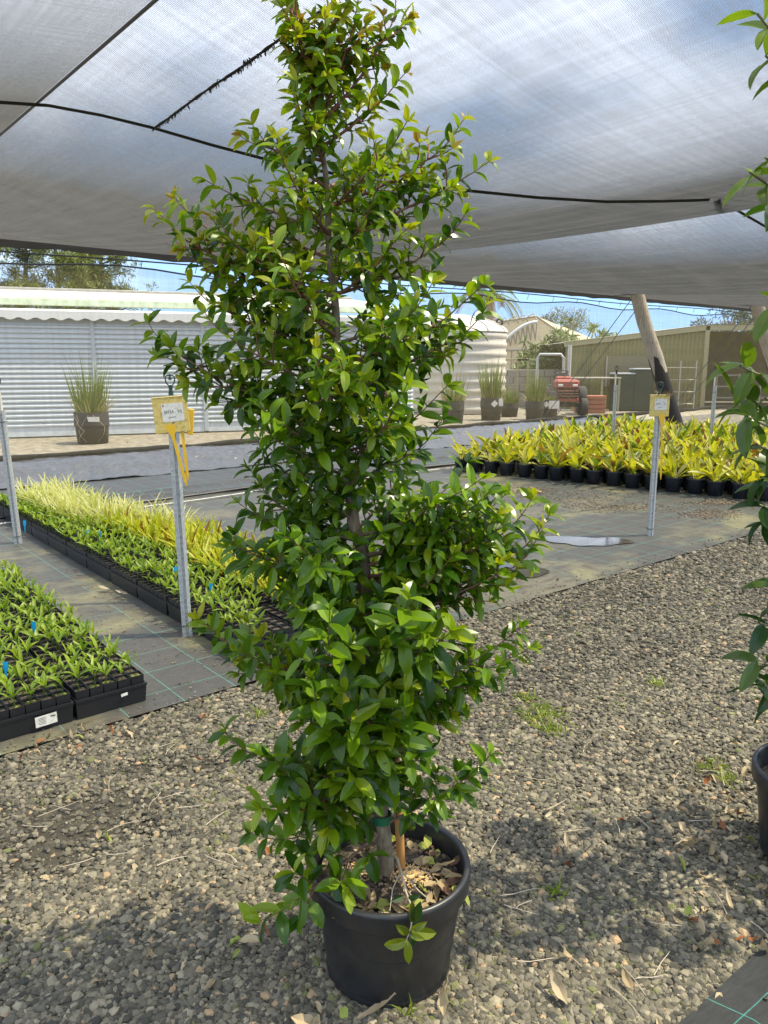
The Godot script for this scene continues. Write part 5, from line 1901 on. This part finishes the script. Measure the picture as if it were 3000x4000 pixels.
func build_main_tree():
	rng.seed = 4242
	var t := thing("potted_tree", "tall glossy leaved young tree in a big black pot on the gravel", "potted tree", POT)
	var o := -POT
	# pot: one wall, a thick rolled rim
	var pb := MB.new()
	pb.lathe(Transform3D(), [Vector2(0, 0.0), Vector2(0.164, 0.0), Vector2(0.171, 0.003), Vector2(0.173, 0.010), Vector2(0.1735, 0.022), Vector2(0.1715, 0.025), Vector2(0.1880, 0.150), Vector2(0.1890, 0.1505), Vector2(0.1893, 0.1535), Vector2(0.1884, 0.1545), Vector2(0.205, 0.255), Vector2(0.208, 0.268)], 72)
	put(t, "pot_wall", pb.mesh(mats.pot))
	var rb := MB.new()
	rb.lathe(Transform3D(), [Vector2(0.208, 0.262), Vector2(0.217, 0.258), Vector2(0.2215, 0.263), Vector2(0.2245, 0.306), Vector2(0.2225, 0.315), Vector2(0.217, 0.3195), Vector2(0.210, 0.318), Vector2(0.2055, 0.312), Vector2(0.2045, 0.300), Vector2(0.196, 0.215)], 72)
	put(t, "pot_rim", rb.mesh(mats.pot))
	var sb := MB.new()
	var rings := []
	for r in 9:
		var ring := []
		for a in 49:
			var an := TAU * a / 48.0
			var q := 0.1985 * r / 8.0
			ring.append(sb.add(Vector3(cos(an) * q, 0.252 + 0.014 * bump.get_noise_2d(cos(an) * q * 40.0, sin(an) * q * 40.0) + 0.012 * (1.0 - r / 8.0), sin(an) * q), Vector3.UP))
		rings.append(ring)
	for r in 8:
		for a in 48:
			sb.quad(rings[r][a], rings[r][a + 1], rings[r + 1][a + 1], rings[r + 1][a])
	put(t, "potting_mix", sb.mesh(mats.soil))
	# trunk
	var tp := []
	var tr := []
	var rad := [0.0225, 0.021, 0.019, 0.0165, 0.0155, 0.0145, 0.012, 0.010, 0.008, 0.0065, 0.005, 0.0036, 0.0022]
	for k in TRUNK.size():
		var p := at(TRUNK[k][0], TRUNK[k][1], -1.87) + o
		tp.append(p)
		tr.append(rad[k])
	var sp := []
	var sr := []
	for k in 60:
		var f := k / 59.0 * (tp.size() - 1)
		var a := mini(int(f), tp.size() - 2)
		sp.append(tp[a].lerp(tp[a + 1], f - a) + Vector3(0.003 * sin(k * 0.9), 0, 0.004 * cos(k * 0.7)))
		sr.append(lerpf(tr[a], tr[a + 1], f - a) * (1.0 + 0.05 * sin(k * 2.3)))
	var tm := MB.new()
	tm.tube(sp, sr, 12)
	put(t, "trunk", tm.mesh(mats.bark))
	# wooden stake and green tie
	var st := MB.new()
	st.tube([Vector3(0.040, 0.2, -0.035), Vector3(0.018, 0.62, -0.03), Vector3(0.0, 0.95, -0.025)], [0.0125, 0.0125, 0.0125], 10)
	put(t, "support_stake", st.mesh(mats.stake_wood))
	for row in [1062, 1765]:
		var p := trunk_at(row) + o
		var g := MB.new()
		g.tube([p - Vector3(0, 0.012, 0), p + Vector3(0, 0.012, 0)], [0.0175 if row == 1062 else 0.027, 0.0172 if row == 1062 else 0.027], 12, false)
		put(t, "green_tie", g.mesh(mats.green_tie))
	# boughs
	var tw := MB.new()
	var nb := 64
	var boughs := []
	for k in nb + 12:
		var row := lerpf(1670.0, 60.0, (k + 0.5) / nb) if k < nb else lerpf(1240.0, 1070.0, (k - nb + 0.5) / 12.0)
		var span := crown_span(clampf(row, 30, 1745))
		var c := trunk_at(row)
		var a := k * 2.39996 + rr(-0.35, 0.35)
		if k >= nb:
			a = (0.0 if k % 3 else PI) + rr(-0.6, 0.6)
		var lx := at(span.x, row, -1.87).x
		var rx := at(span.y, row, -1.87).x
		var ext := (rx - c.x) if cos(a) > 0 else (c.x - lx)
		ext = maxf(ext - (0.11 if row > 1250.0 else (0.075 if row > 330.0 else 0.10)), 0.025)
		var dz := clampf((rx - lx) * 0.46, 0.06, 0.34)
		var r := 1.0 / sqrt(pow(cos(a) / ext, 2.0) + pow(sin(a) / dz, 2.0))
		r *= rr(0.82, 1.0)
		if row > 1030.0 and row < 1150.0 and sin(a) > 0.5:
			r *= 0.35
		boughs.append([c + Vector3(cos(a) * r, 0, sin(a) * r * 0.95), r, row, false])
	# boughs that stand out of the outline
	for tip in [[362, 492, 0.02], [405, 462, -0.05], [490, 404, 0.0], [345, 740, 0.05], [395, 785, 0.03], [1020, 372, 0.0], [985, 302, -0.04], [978, 508, 0.03], [1025, 705, 0.0], [1010, 655, 0.06], [1160, 1165, 0.02], [1120, 1130, -0.06], [1150, 1200, 0.08],
			[1080, 1392, 0.05], [1090, 1420, -0.03], [470, 1372, 0.02], [490, 1400, -0.05], [865, 62, 0.0], [755, 75, 0.02], [535, 1215, 0.0], [525, 1640, 0.14], [1030, 1690, 0.10], [640, 1930, 0.18], [600, 1810, 0.1], [565, 296, 0.0], [1000, 1520, 0.0], [412, 560, 0.02], [440, 640, -0.06], [620, 1700, 0.2], [690, 1560, 0.26], [760, 1620, 0.24], [880, 1620, 0.22], [700, 1400, 0.26], [870, 1350, 0.26], [745, 800, 0.26], [600, 900, 0.2], [860, 880, 0.24], [650, 1740, 0.18]]:
		var p := at(tip[0], tip[1], -1.87 + tip[2])
		var tc := trunk_at(tip[1])
		p = tc + (p - tc) * maxf(0.3, 1.0 - 0.045 / maxf((p - tc).length(), 0.01))
		boughs.append([p, (p - tc).length(), float(tip[1]), true])
	for b in boughs:
		var e: Vector3 = b[0]
		var r: float = b[1]
		var row: float = b[2]
		var shown_tip: bool = b[3]
		e.y += (-0.03 if row < 1550.0 else 0.0) if shown_tip else 0.025
		var rise := clampf(r * 0.55, 0.03, 0.24) if shown_tip else clampf(r * 0.32, 0.02, 0.14)
		if row > 1720.0:
			rise = -0.12
		var start := trunk_at(row)
		start.y -= rise
		start.y = maxf(start.y, 0.36)
		var sx := trunk_at(to_px(start).y)
		start = Vector3(sx.x, start.y, -1.87)
		var high := smoothstep(1100.0, 150.0, row)
		var out := clampf((r - 0.18) / 0.3, 0, 1)
		var young := clampf(0.18 + 0.48 * high + 0.25 * out + rr(-0.22, 0.22), 0.05, 1.0)
		var lf := lerpf(0.062, 0.050, high) * (1.35 if e.z > -1.72 and row > 1250.0 else 1.0)
		var bm := MB.new()
		limb(bm, tw, start, e, lf, young, 0.22, 0.92)
		put(t, "branch", bm.mesh(mats.twig), Transform3D(Basis(), o))
	# leading shoots at the top
	for tip in [[622, -6], [640, 30], [700, 90], [845, 55], [760, 70]]:
		var bm := MB.new()
		limb(bm, tw, trunk_at(260.0), at(tip[0], tip[1], -1.87 + rr(-0.05, 0.05)), 0.050, 0.95, 0.30, 0.6)
		put(t, "branch", bm.mesh(mats.twig), Transform3D(Basis(), o))
	# the thin bare branch that hangs over the rim and its bright leaves
	var hb := MB.new()
	hb.col = Color(0.36, 0.30, 0.20)
	var b0 := at(846, 1846, -1.85)
	var fork := at(866, 1882, -1.78)
	var rim := at(893, 1968, -1.66)
	hb.tube([b0, at(858, 1855, -1.82), fork, at(876, 1925, -1.71), rim, at(888, 1995, -1.645)], [0.004, 0.0036, 0.0032, 0.0026, 0.0022, 0.0016], 6)
	hb.tube([fork, at(848, 1920, -1.74), at(842, 1968, -1.69)], [0.0022, 0.0018, 0.001], 5)
	hb.tube([fork, at(905, 1925, -1.74), at(935, 1950, -1.72)], [0.0022, 0.0018, 0.001], 5)
	hb.tube([fork, at(878, 1920, -1.74), at(893, 1940, -1.73)], [0.002, 0.0016, 0.001], 5)
	hb.tube([at(890, 1990, -1.645), at(884, 2015, -1.638), at(878, 2030, -1.635)], [0.0018, 0.0015, 0.001], 5)
	put(t, "bare_branch", hb.mesh(mats.twig), Transform3D(Basis(), o))
	for hl in [[884, 2016, 858, 2002, 0.16], [884, 2016, 915, 2032, 0.24], [888, 2008, 948, 2030, 0.25], [888, 2006, 918, 2000, 0.2], [880, 2030, 828, 2056, 0.24], [880, 2030, 884, 2088, 0.26], [885, 2012, 900, 2050, 0.02], [892, 1990, 893, 1964, 0.1], [890, 1992, 908, 1962, 0.03], [872, 1935, 846, 1948, 0.02], [882, 1940, 902, 1940, 0.02]]:
		var p := at(hl[0], hl[1], -1.636)
		var e := at(hl[2], hl[3], -1.612)
		var g: float = hl[4]
		add_leaf(p, e - p, Vector3(0.1, 0.35, 1.0), p.distance_to(e), Color(g, g * 1.25, 0.012) if g > 0.05 else Color(0.03, 0.085, 0.012))
	put(t, "twigs", tw.mesh(mats.twig), Transform3D(Basis(), o), "stuff")
	foliage_parts(t, 296)
	# bits lying on the potting mix: each dropped leaf, and the scattered chips
	for k in 96:
		var a := rr(0, TAU)
		var q := 0.19 * sqrt(rr(0.35, 1.0))
		if k < 54:
			a = rr(-0.9, 0.9) if k < 30 else rr(1.0, 2.4)
			q = rr(0.13, 0.185)
		var mb := MB.new()
		mb.col = Color(0.34, 0.25, 0.13).lerp(Color(0.52, 0.40, 0.23), rng.randf()) if rng.randf() < 0.7 else Color(0.32, 0.36, 0.07)
		if rng.randf() < 0.12:
			mb.col = Color(0.13, 0.07, 0.04)
		mb.leaf(Transform3D(), rr(0.028, 0.070), rr(0.014, 0.028), rr(0.1, 0.7), rr(-1.0, 1.2), 0, rr(-0.8, 0.8), 0.05)
		put(t, "dropped_leaf", mb.mesh(mats.dry_leaf), Transform3D(Basis(Vector3.UP, rr(0, TAU)).rotated(Vector3(rr(-1, 1), 0, rr(-1, 1)).normalized(), rr(0, 0.4)), Vector3(cos(a) * q, 0.272, sin(a) * q)))
	var ch := MB.new()
	for k in 900:
		var c := Vector3(0.075, 0, 0.0) if k < 420 else (Vector3(-0.08, 0, -0.02) if k < 640 else Vector3.ZERO)
		var sp2 := 0.028 if k < 640 else 0.10
		var p := c + Vector3(rng.randfn(0, sp2), 0, rng.randfn(0, sp2 * 0.8))
		if p.length() > 0.185:
			continue
		ch.col = Color(0.50, 0.30, 0.09).lerp(Color(0.62, 0.48, 0.24), rng.randf()) if k < 640 else Color(0.05, 0.035, 0.025).lerp(Color(0.3, 0.22, 0.15), pow(rng.randf(), 2.0))
		var s := rr(0.0018, 0.0040) if k < 640 else rr(0.003, 0.008)
		ch.box(Transform3D(look(rdir()), p + Vector3(0, 0.2635 + 0.004 * (1.0 - p.length() / 0.19), 0)), Vector3(s * 1.6, s, s))
	put(t, "bark_chips", ch.mesh(mats.plain), Transform3D(), "stuff")

func build_side_shrub():
	rng.seed = 777
	var c := Vector3(1.47, 0, -2.34)
	var t := thing("potted_shrub", "broad leaved shrub in a black pot beside the loose mat corner", "potted shrub", c)
	var pb := MB.new()
	pb.lathe(Transform3D(), [Vector2(0, 0.0), Vector2(0.166, 0.0), Vector2(0.174, 0.008), Vector2(0.206, 0.262), Vector2(0.217, 0.258), Vector2(0.2215, 0.263), Vector2(0.2245, 0.306), Vector2(0.217, 0.3195), Vector2(0.2055, 0.312), Vector2(0.196, 0.215)], 60)
	put(t, "pot_wall", pb.mesh(mats.pot))
	var sb := MB.new()
	sb.lathe(Transform3D(), [Vector2(0.199, 0.25), Vector2(0.1, 0.256), Vector2(0, 0.258)], 30)
	put(t, "potting_mix", sb.mesh(mats.soil))
	var tm := MB.new()
	tm.tube([Vector3(0, 0.24, 0), Vector3(0.01, 0.9, 0.02), Vector3(-0.01, 1.6, 0), Vector3(0, 2.3, 0)], [0.02, 0.016, 0.012, 0.005], 10)
	put(t, "trunk", tm.mesh(mats.bark))
	var tw := MB.new()
	var ends := [[1622, 30, -2.1, 0.8], [1640, 120, -2.1, 0.5], [1606, 372, -2.05, 0.75], [1640, 340, -2.0, 0.6], [1650, 440, -2.1, 0.1], [1585, 790, -2.0, 0.55], [1570, 860, -2.02, 0.4], [1600, 900, -1.95, 0.2], [1640, 860, -2.0, 0.3], [1620, 960, -1.95, 0.25], [1630, 1030, -1.95, 0.1], [1625, 1090, -1.95, 0.05], [1640, 1125, -2.0, 0.05], [1650, 1265, -2.0, 0.25], [1625, 1345, -2.05, 0.05], [1620, 1430, -2.05, 0.25], [1635, 1480, -2.05, 0.1], [1650, 1520, -2.05, 0.05], [1655, 655, -2.0, 0.5]]
	for e in ends:
		var p := at(e[0] + 14, e[1], e[2])
		var s := Vector3(c.x + 0.0, clampf(p.y - 0.15, 0.3, 2.2), c.z)
		var bm := MB.new()
		bm.col = Color(0.16, 0.15, 0.08)
		var m := s.lerp(p, 0.5) + Vector3(0, -0.02, 0)
		bm.tube([s, m, p], [0.006, 0.005, 0.003], 6, false)
		put(t, "branch", bm.mesh(mats.twig), Transform3D(Basis(), -c))
		var d := (p - m).normalized()
		var a := rr(0, TAU)
		for k in 5:
			a += 2.4
			var f := k / 4.0
			var sd := d.cross(Vector3.UP).normalized().rotated(d, a)
			var o := (d * rr(0.35, 0.9) + sd + Vector3(0, rr(-0.25, 0.2), 0)).normalized()
			var g: float = clampf(e[3] * (0.5 + 0.7 * f), 0, 1)
			var col := Color(0.025, 0.075, 0.02).lerp(Color(0.26, 0.38, 0.02), g)
			add_leaf(p - d * 0.10 * (1.0 - f), o, (Vector3.UP + rdir() * 0.5).normalized(), rr(0.080, 0.115), col)
	for k in 46:           # the side of the shrub away from the view
		var p := c + Vector3(rr(0.05, 0.42), rr(0.55, 2.3), rr(-0.35, 0.35))
		var s := Vector3(c.x, clampf(p.y - 0.15, 0.3, 2.2), c.z)
		tw.col = Color(0.15, 0.13, 0.08)
		tw.tube([s, p], [0.005, 0.003], 5, false)
		var d := (p - s).normalized()
		for q in 9:
			add_leaf(p, (d * 0.5 + rdir()).normalized(), (Vector3.UP + rdir() * 0.5).normalized(), rr(0.09, 0.13), leaf_colour(rr(0, 0.35)))
	put(t, "twigs", tw.mesh(mats.twig), Transform3D(Basis(), -c), "stuff")
	foliage_parts(t, 150)
	# the loose corner of weed mat under it
	var mm := MB.new()
	var ix := []
	var o := gp(1462, 2225)
	var e := gp(1662, 2046)
	var dr := (e - o).normalized()
	var sd := Vector3(-dr.z, 0, dr.x)
	if sd.x < 0:
		sd = -sd
	for a in 15:
		var line := []
		for b in 9:
			var q := o + dr * (a - 2) * 0.12 + sd * b * 0.12
			var k := mm.add(Vector3(q.x, 0.030 + (0.012 if b > 0 else -0.012) + 0.008 * bump.get_noise_2d(q.x * 8.0, q.z * 8.0), q.z), Vector3.UP, Vector2(a, b) * 0.12 / 1.12)
			line.append(k)
		ix.append(line)
	for a in 14:
		for b in 8:
			mm.quad(ix[a][b], ix[a][b + 1], ix[a + 1][b + 1], ix[a + 1][b])
	var lm: StandardMaterial3D = mats.weed_mat_clean.duplicate()
	lm.albedo_color = lin(0.42, 0.45, 0.45)
	setting("loose_mat_ground", mm.mesh(lm))

# ---------------------------------------------------------------- gravel and litter
func stone_mesh(sd: int) -> ArrayMesh:
	var r := RandomNumberGenerator.new()
	r.seed = sd
	var g := (1.0 + sqrt(5.0)) * 0.5
	var v := []
	for p in [Vector3(-1, g, 0), Vector3(1, g, 0), Vector3(-1, -g, 0), Vector3(1, -g, 0), Vector3(0, -1, g), Vector3(0, 1, g), Vector3(0, -1, -g), Vector3(0, 1, -g), Vector3(g, 0, -1), Vector3(g, 0, 1), Vector3(-g, 0, -1), Vector3(-g, 0, 1)]:
		v.append(p.normalized() * r.randf_range(0.66, 1.12))
	var mb := MB.new()
	for f in [[0, 11, 5], [0, 5, 1], [0, 1, 7], [0, 7, 10], [0, 10, 11], [1, 5, 9], [5, 11, 4], [11, 10, 2], [10, 7, 6], [7, 1, 8], [3, 9, 4], [3, 4, 2], [3, 2, 6], [3, 6, 8], [3, 8, 9], [4, 9, 5], [2, 4, 11], [6, 2, 10], [8, 6, 7], [9, 8, 1]]:
		var k := 1.0 + r.randf_range(-0.12, 0.12)
		mb.col = Color(k, k, k)
		mb._oface(Transform3D(), [v[f[0]], v[f[1]], v[f[2]]])
	return mb.mesh(mats.stone)

func build_gravel():
	rng.seed = 99
	var holder := Node3D.new()
	holder.name = "gravel"
	add_child(holder)
	tag(holder, "grey brown crushed stone gravel covering the path", "gravel", "", "stuff")
	var kinds := []
	var xfs := []
	var cols := []
	for k in 7:
		kinds.append(stone_mesh(100 + k))
		xfs.append([])
		cols.append([])
	var patch := FastNoiseLite.new()
	patch.seed = 31
	patch.frequency = 0.9
	patch.fractal_octaves = 3
	var n := 0
	var tone := [Color(0.055, 0.049, 0.032), Color(0.094, 0.084, 0.056), Color(0.146, 0.128, 0.084), Color(0.24, 0.208, 0.138), Color(0.042, 0.040, 0.030), Color(0.120, 0.110, 0.080)]
	var muds := [[gp(140, 1775), 0.30, 0.17], [gp(60, 1850), 0.22, 0.10], [gp(430, 1650), 0.26, 0.11], [gp(320, 1660), 0.18, 0.09], [gp(270, 1730), 0.16, 0.09]]
	for k in 270000:
		var z := -1.45 - 6.6 * pow(rng.randf(), 1.75)
		var x := rr(-0.56, 0.56) * (-z) + rr(-0.1, 0.1)
		var lx := x * U.x + z * U.z
		var lz := x * V.x + z * V.z
		if lz < -3.37 + 0.035 * patch.get_noise_2d(x * 5.0, z * 5.0):
			continue
		if Vector2(x - POT.x, z - POT.z).length() < 0.165:
			continue
		var m := patch.get_noise_2d(x * 1.2, z * 1.2)
		var keep := 1.0
		for md in muds:
			var d := Vector2((x - md[0].x) / md[1], (z - md[0].z) / md[2]).length()
			keep = minf(keep, 0.16 + 0.84 * smoothstep(0.35, 1.5, d + 0.6 * m))
		if m < -0.22:
			keep *= 0.72
		var fines := rng.randf() > keep
		if fines and rng.randf() < 0.75:
			continue
		var s := 0.0028 if fines else (0.0042 + 0.0100 * pow(rng.randf(), 1.8)) * (1.0 + 0.45 * pow(rng.randf(), 4.0)) * (1.0 + 0.09 * maxf(0.0, -z - 2.2))
		if rng.randf() < 0.012:
			s *= 1.5
		var b := Basis(Vector3.UP, rr(0, TAU)).rotated(Vector3(rr(-1, 1), 0, rr(-1, 1)).normalized(), rr(0.0, 0.5)) * Basis().scaled(Vector3(s * rr(0.9, 1.5), s * rr(0.45, 0.8), s * rr(0.75, 1.1)))
		var kd := rng.randi() % 7
		xfs[kd].append(Transform3D(b, Vector3(x, path_height(lx, lz) + rr(-0.003, 0.006) + s * 0.12, z)))
		var c: Color = tone[rng.randi() % tone.size()].lerp(tone[rng.randi() % tone.size()], rng.randf())
		c = c * rr(0.75, 1.25)
		if rng.randf() < 0.05 and m > 0.0:
			c = c.lerp(Color(0.12, 0.14, 0.03), 0.6)
		if rng.randf() < 0.02:
			c = Color(0.32, 0.22, 0.12)
		c.a = 1.0
		cols[kd].append(c)
		n += 1
	# stones kicked onto the weed mat
	for k in 420:
		var lx := rr(0.6, 8.0)
		var lz := -3.36 - absf(rng.randfn(0, 0.10))
		var s := 0.0035 + 0.007 * pow(rng.randf(), 2.0)
		var kd := rng.randi() % 7
		xfs[kd].append(Transform3D(Basis(Vector3.UP, rr(0, TAU)) * Basis().scaled(Vector3(s * 1.2, s * 0.6, s)), lp(lx, mat_height(lx, lz) + s * 0.4, lz)))
		cols[kd].append(tone[rng.randi() % tone.size()])
	for k in 7:
		scatter(holder, "stones", kinds[k], xfs[k], cols[k])
	print("stones ", n)

func build_litter():
	rng.seed = 1234
	# dry leaves on the gravel, thickest round the second pot
	var cnt := 0
	for k in 150:
		var px: float
		var py: float
		if k < 62:
			px = rr(1450, 1659)
			py = rr(1640, 2060)
		elif k < 84:
			px = rr(1150, 1659)
			py = rr(1750, 2200)
		elif k < 104:
			px = rr(60, 470)
			py = rr(1530, 1600)
			py = 1608 - (px - 60) * 0.22 + rr(-6, 26)
		elif k < 128:
			px = rr(20, 640)
			py = rr(1600, 2150)
		elif k < 136:
			px = rr(680, 1000)
			py = rr(2160, 2205)
		else:
			px = rr(950, 1500)
			py = rr(1350, 1800)
		var p := gp(px, py, 0.016)
		if Vector2(p.x - 1.47, p.z + 2.34).length() < 0.19 or Vector2(p.x - POT.x, p.z - POT.z).length() < 0.19:
			continue
		var mb := MB.new()
		mb.col = Color(0.36, 0.27, 0.15).lerp(Color(0.60, 0.49, 0.33), rng.randf())
		var shade := "tan"
		if rng.randf() < 0.2:
			mb.col = Color(0.32, 0.12, 0.04)
			shade = "rust brown"
		elif rng.randf() < 0.08:
			mb.col = Color(0.34, 0.40, 0.08)
			shade = "yellow green"
		var spot: String = "around the shrub pot" if k < 62 else ("between the two pots" if k < 84 else ("in front of the short tray block" if k < 104 else ("beside the tray block" if k < 128 else ("at the foot of the tree pot" if k < 136 else "behind the tree pot"))))
		mb.leaf(Transform3D(), rr(0.032, 0.075), rr(0.014, 0.030), rr(0.25, 1.0), rr(0.6, 2.0) * (1.0 if rng.randf() < 0.5 else -1.0), 0, rr(-1.3, 1.3), 0.09)
		top("dry_leaf", mb.mesh(mats.dry_leaf), "curled dry %s leaf lying on the gravel %s" % [shade, spot], "leaf", "dry leaves scattered on the gravel", "", Transform3D(Basis(Vector3.UP, rr(0, TAU)).rotated(Vector3(rr(-1, 1), 0, rr(-1, 1)).normalized(), rr(0, 0.4)), p + Vector3(0, rr(0.0, 0.012), 0)))
		cnt += 1
	for big in [[770, 2200, 0.12, 0.036, -1.4], [690, 2204, 0.09, 0.034, 2.0], [1225, 2170, 0.10, 0.036, 0.3]]:
		var mb := MB.new()
		mb.col = Color(0.48, 0.38, 0.25)
		mb.leaf(Transform3D(), big[2], big[3], 0.45, -0.9, 0, 1.1, 0.10)
		top("large_dry_leaf", mb.mesh(mats.dry_leaf), "large pale curled dry leaf on the gravel at the foot of the pots", "leaf", "large dry leaves by the pots", "", Transform3D(Basis(Vector3.UP, big[4]), gp(big[0], big[1], 0.02)))
	for lf in [[1175, 1064, "yellow fallen leaf with long stalk on the weed mat"], [195, 1168, "pale dead leaf on the mat beside the long tray row"], [238, 1274, "dry curled leaf on the mat aisle"], [278, 1283, "second dry leaf on the mat aisle"], [412, 1337, "brown leaf lodged beside the signed stake"]]:
		var mb := MB.new()
		mb.col = Color(0.55, 0.40, 0.10) if lf[0] == 1175 else Color(0.45, 0.38, 0.29)
		mb.leaf(Transform3D(), 0.10 if lf[0] != 1175 else 0.22, 0.035, 0.3, -0.5, 0, 0.3, 0.05)
		top("fallen_leaf", mb.mesh(mats.dry_leaf), lf[2], "leaf", "", "", Transform3D(Basis(Vector3.UP, rr(0.8, 1.6)), gp(lf[0], lf[1], 0.03)))
	# twigs and straw
	for k in 46:
		var p := gp(rr(1050, 1659), rr(1650, 2200), 0.018) if k < 26 else gp(rr(20, 560), rr(1600, 1980), 0.018)
		var a := rr(0, TAU)
		var d := Vector3(cos(a), 0.05, sin(a))
		var pts := [p]
		for q in 4:
			d = (d + Vector3(rr(-0.25, 0.25), rr(-0.05, 0.05), rr(-0.25, 0.25))).normalized()
			pts.append(pts[-1] + Vector3(d.x, 0, d.z) * rr(0.01, 0.045) + Vector3(0, rr(-0.001, 0.003), 0))
		var mb := MB.new()
		mb.col = Color(0.34, 0.27, 0.18).lerp(Color(0.52, 0.45, 0.34), rng.randf())
		mb.tube(pts, [0.0016, 0.0016, 0.0014, 0.0012, 0.0008], 4)
		top("dry_twig", mb.mesh(mats.plain), "thin dry twig lying on the gravel", "twig", "dry twigs on the gravel", "", Transform3D())
	# weeds between the stones
	for wd in [[1172, 1548, 0.10, 70, "bright green grass tuft in the middle of the gravel path"], [1190, 1580, 0.05, 26, "small grass wisp just in front of the green tuft"], [1135, 1512, 0.04, 18, "small grass wisp just behind the green tuft"], [1535, 1660, 0.05, 26, "leafy green weed near the dry leaf heap"], [1570, 1690, 0.03, 14, "smaller green weed beside the leafy one"], [1205, 1940, 0.02, 8, "tiny seedling weed beside the pot's sunny side"], [1420, 1480, 0.03, 14, "wisp of grass far along the path"], [560, 1548, 0.03, 12, "small weed where gravel meets the mat"], [880, 2195, 0.02, 6, "tiny weed at the foot of the big pot"]]:
		var p := gp(wd[0], wd[1], 0.0)
		var mb := MB.new()
		for k in wd[3] * 2:
			mb.col = Color(0.20, 0.30, 0.03).lerp(Color(0.40, 0.46, 0.06), rng.randf())
			var o := Vector3(rng.randfn(0, wd[2] * 0.6), 0.010, rng.randfn(0, wd[2] * 0.6))
			mb.blade(o, (rdir() * 0.7 + Vector3(0, 0.9, 0)).normalized(), rr(0.03, 0.075), 0.0055, 1.2, 3)
		top("weed_tuft", mb.mesh(mats.soft_leaf), wd[4], "weed", "", "", Transform3D(Basis(), p))
	# chips of bark and mud on the weed mat
	var db := MB.new()
	for k in 2600:
		var c: Array = [[1230, 1075, 130, 14], [1340, 1095, 150, 10], [1530, 1110, 70, 10], [1150, 1060, 60, 8], [1560, 1085, 90, 6]][k % 5]
		var p := gp(rng.randfn(c[0], c[2] * 0.5), clampf(rng.randfn(c[1], c[3] * 0.6), 1035, 1140), 0.016)
		db.col = Color(0.09, 0.06, 0.035).lerp(Color(0.30, 0.23, 0.14), pow(rng.randf(), 1.8))
		var s := rr(0.006, 0.022)
		db.box(Transform3D(look(Vector3(rr(-1, 1), rr(-0.15, 0.15), rr(-1, 1))), p), Vector3(s * 0.5, s * 0.25, s * 1.2))
	top("mulch_debris", db.mesh(mats.plain), "brown bark and mud crumbs strewn over the weed mat before the potted bed", "debris", "", "stuff")
	var db2 := MB.new()
	for k in 500:
		var p := gp(rr(0, 520), rr(1190, 1440), 0.016)
		var lx := p.dot(U)
		if lx < 1.42 or lx > 1.9:
			continue
		db2.col = Color(0.10, 0.07, 0.04).lerp(Color(0.28, 0.22, 0.14), pow(rng.randf(), 1.8))
		var s := rr(0.003, 0.009)
		db2.box(Transform3D(look(Vector3(rr(-1, 1), 0, rr(-1, 1))), p), Vector3(s, s * 0.4, s))
	top("mulch_debris", db2.mesh(mats.plain), "sparse soil crumbs on the mat aisle between the tray blocks", "debris", "", "stuff")
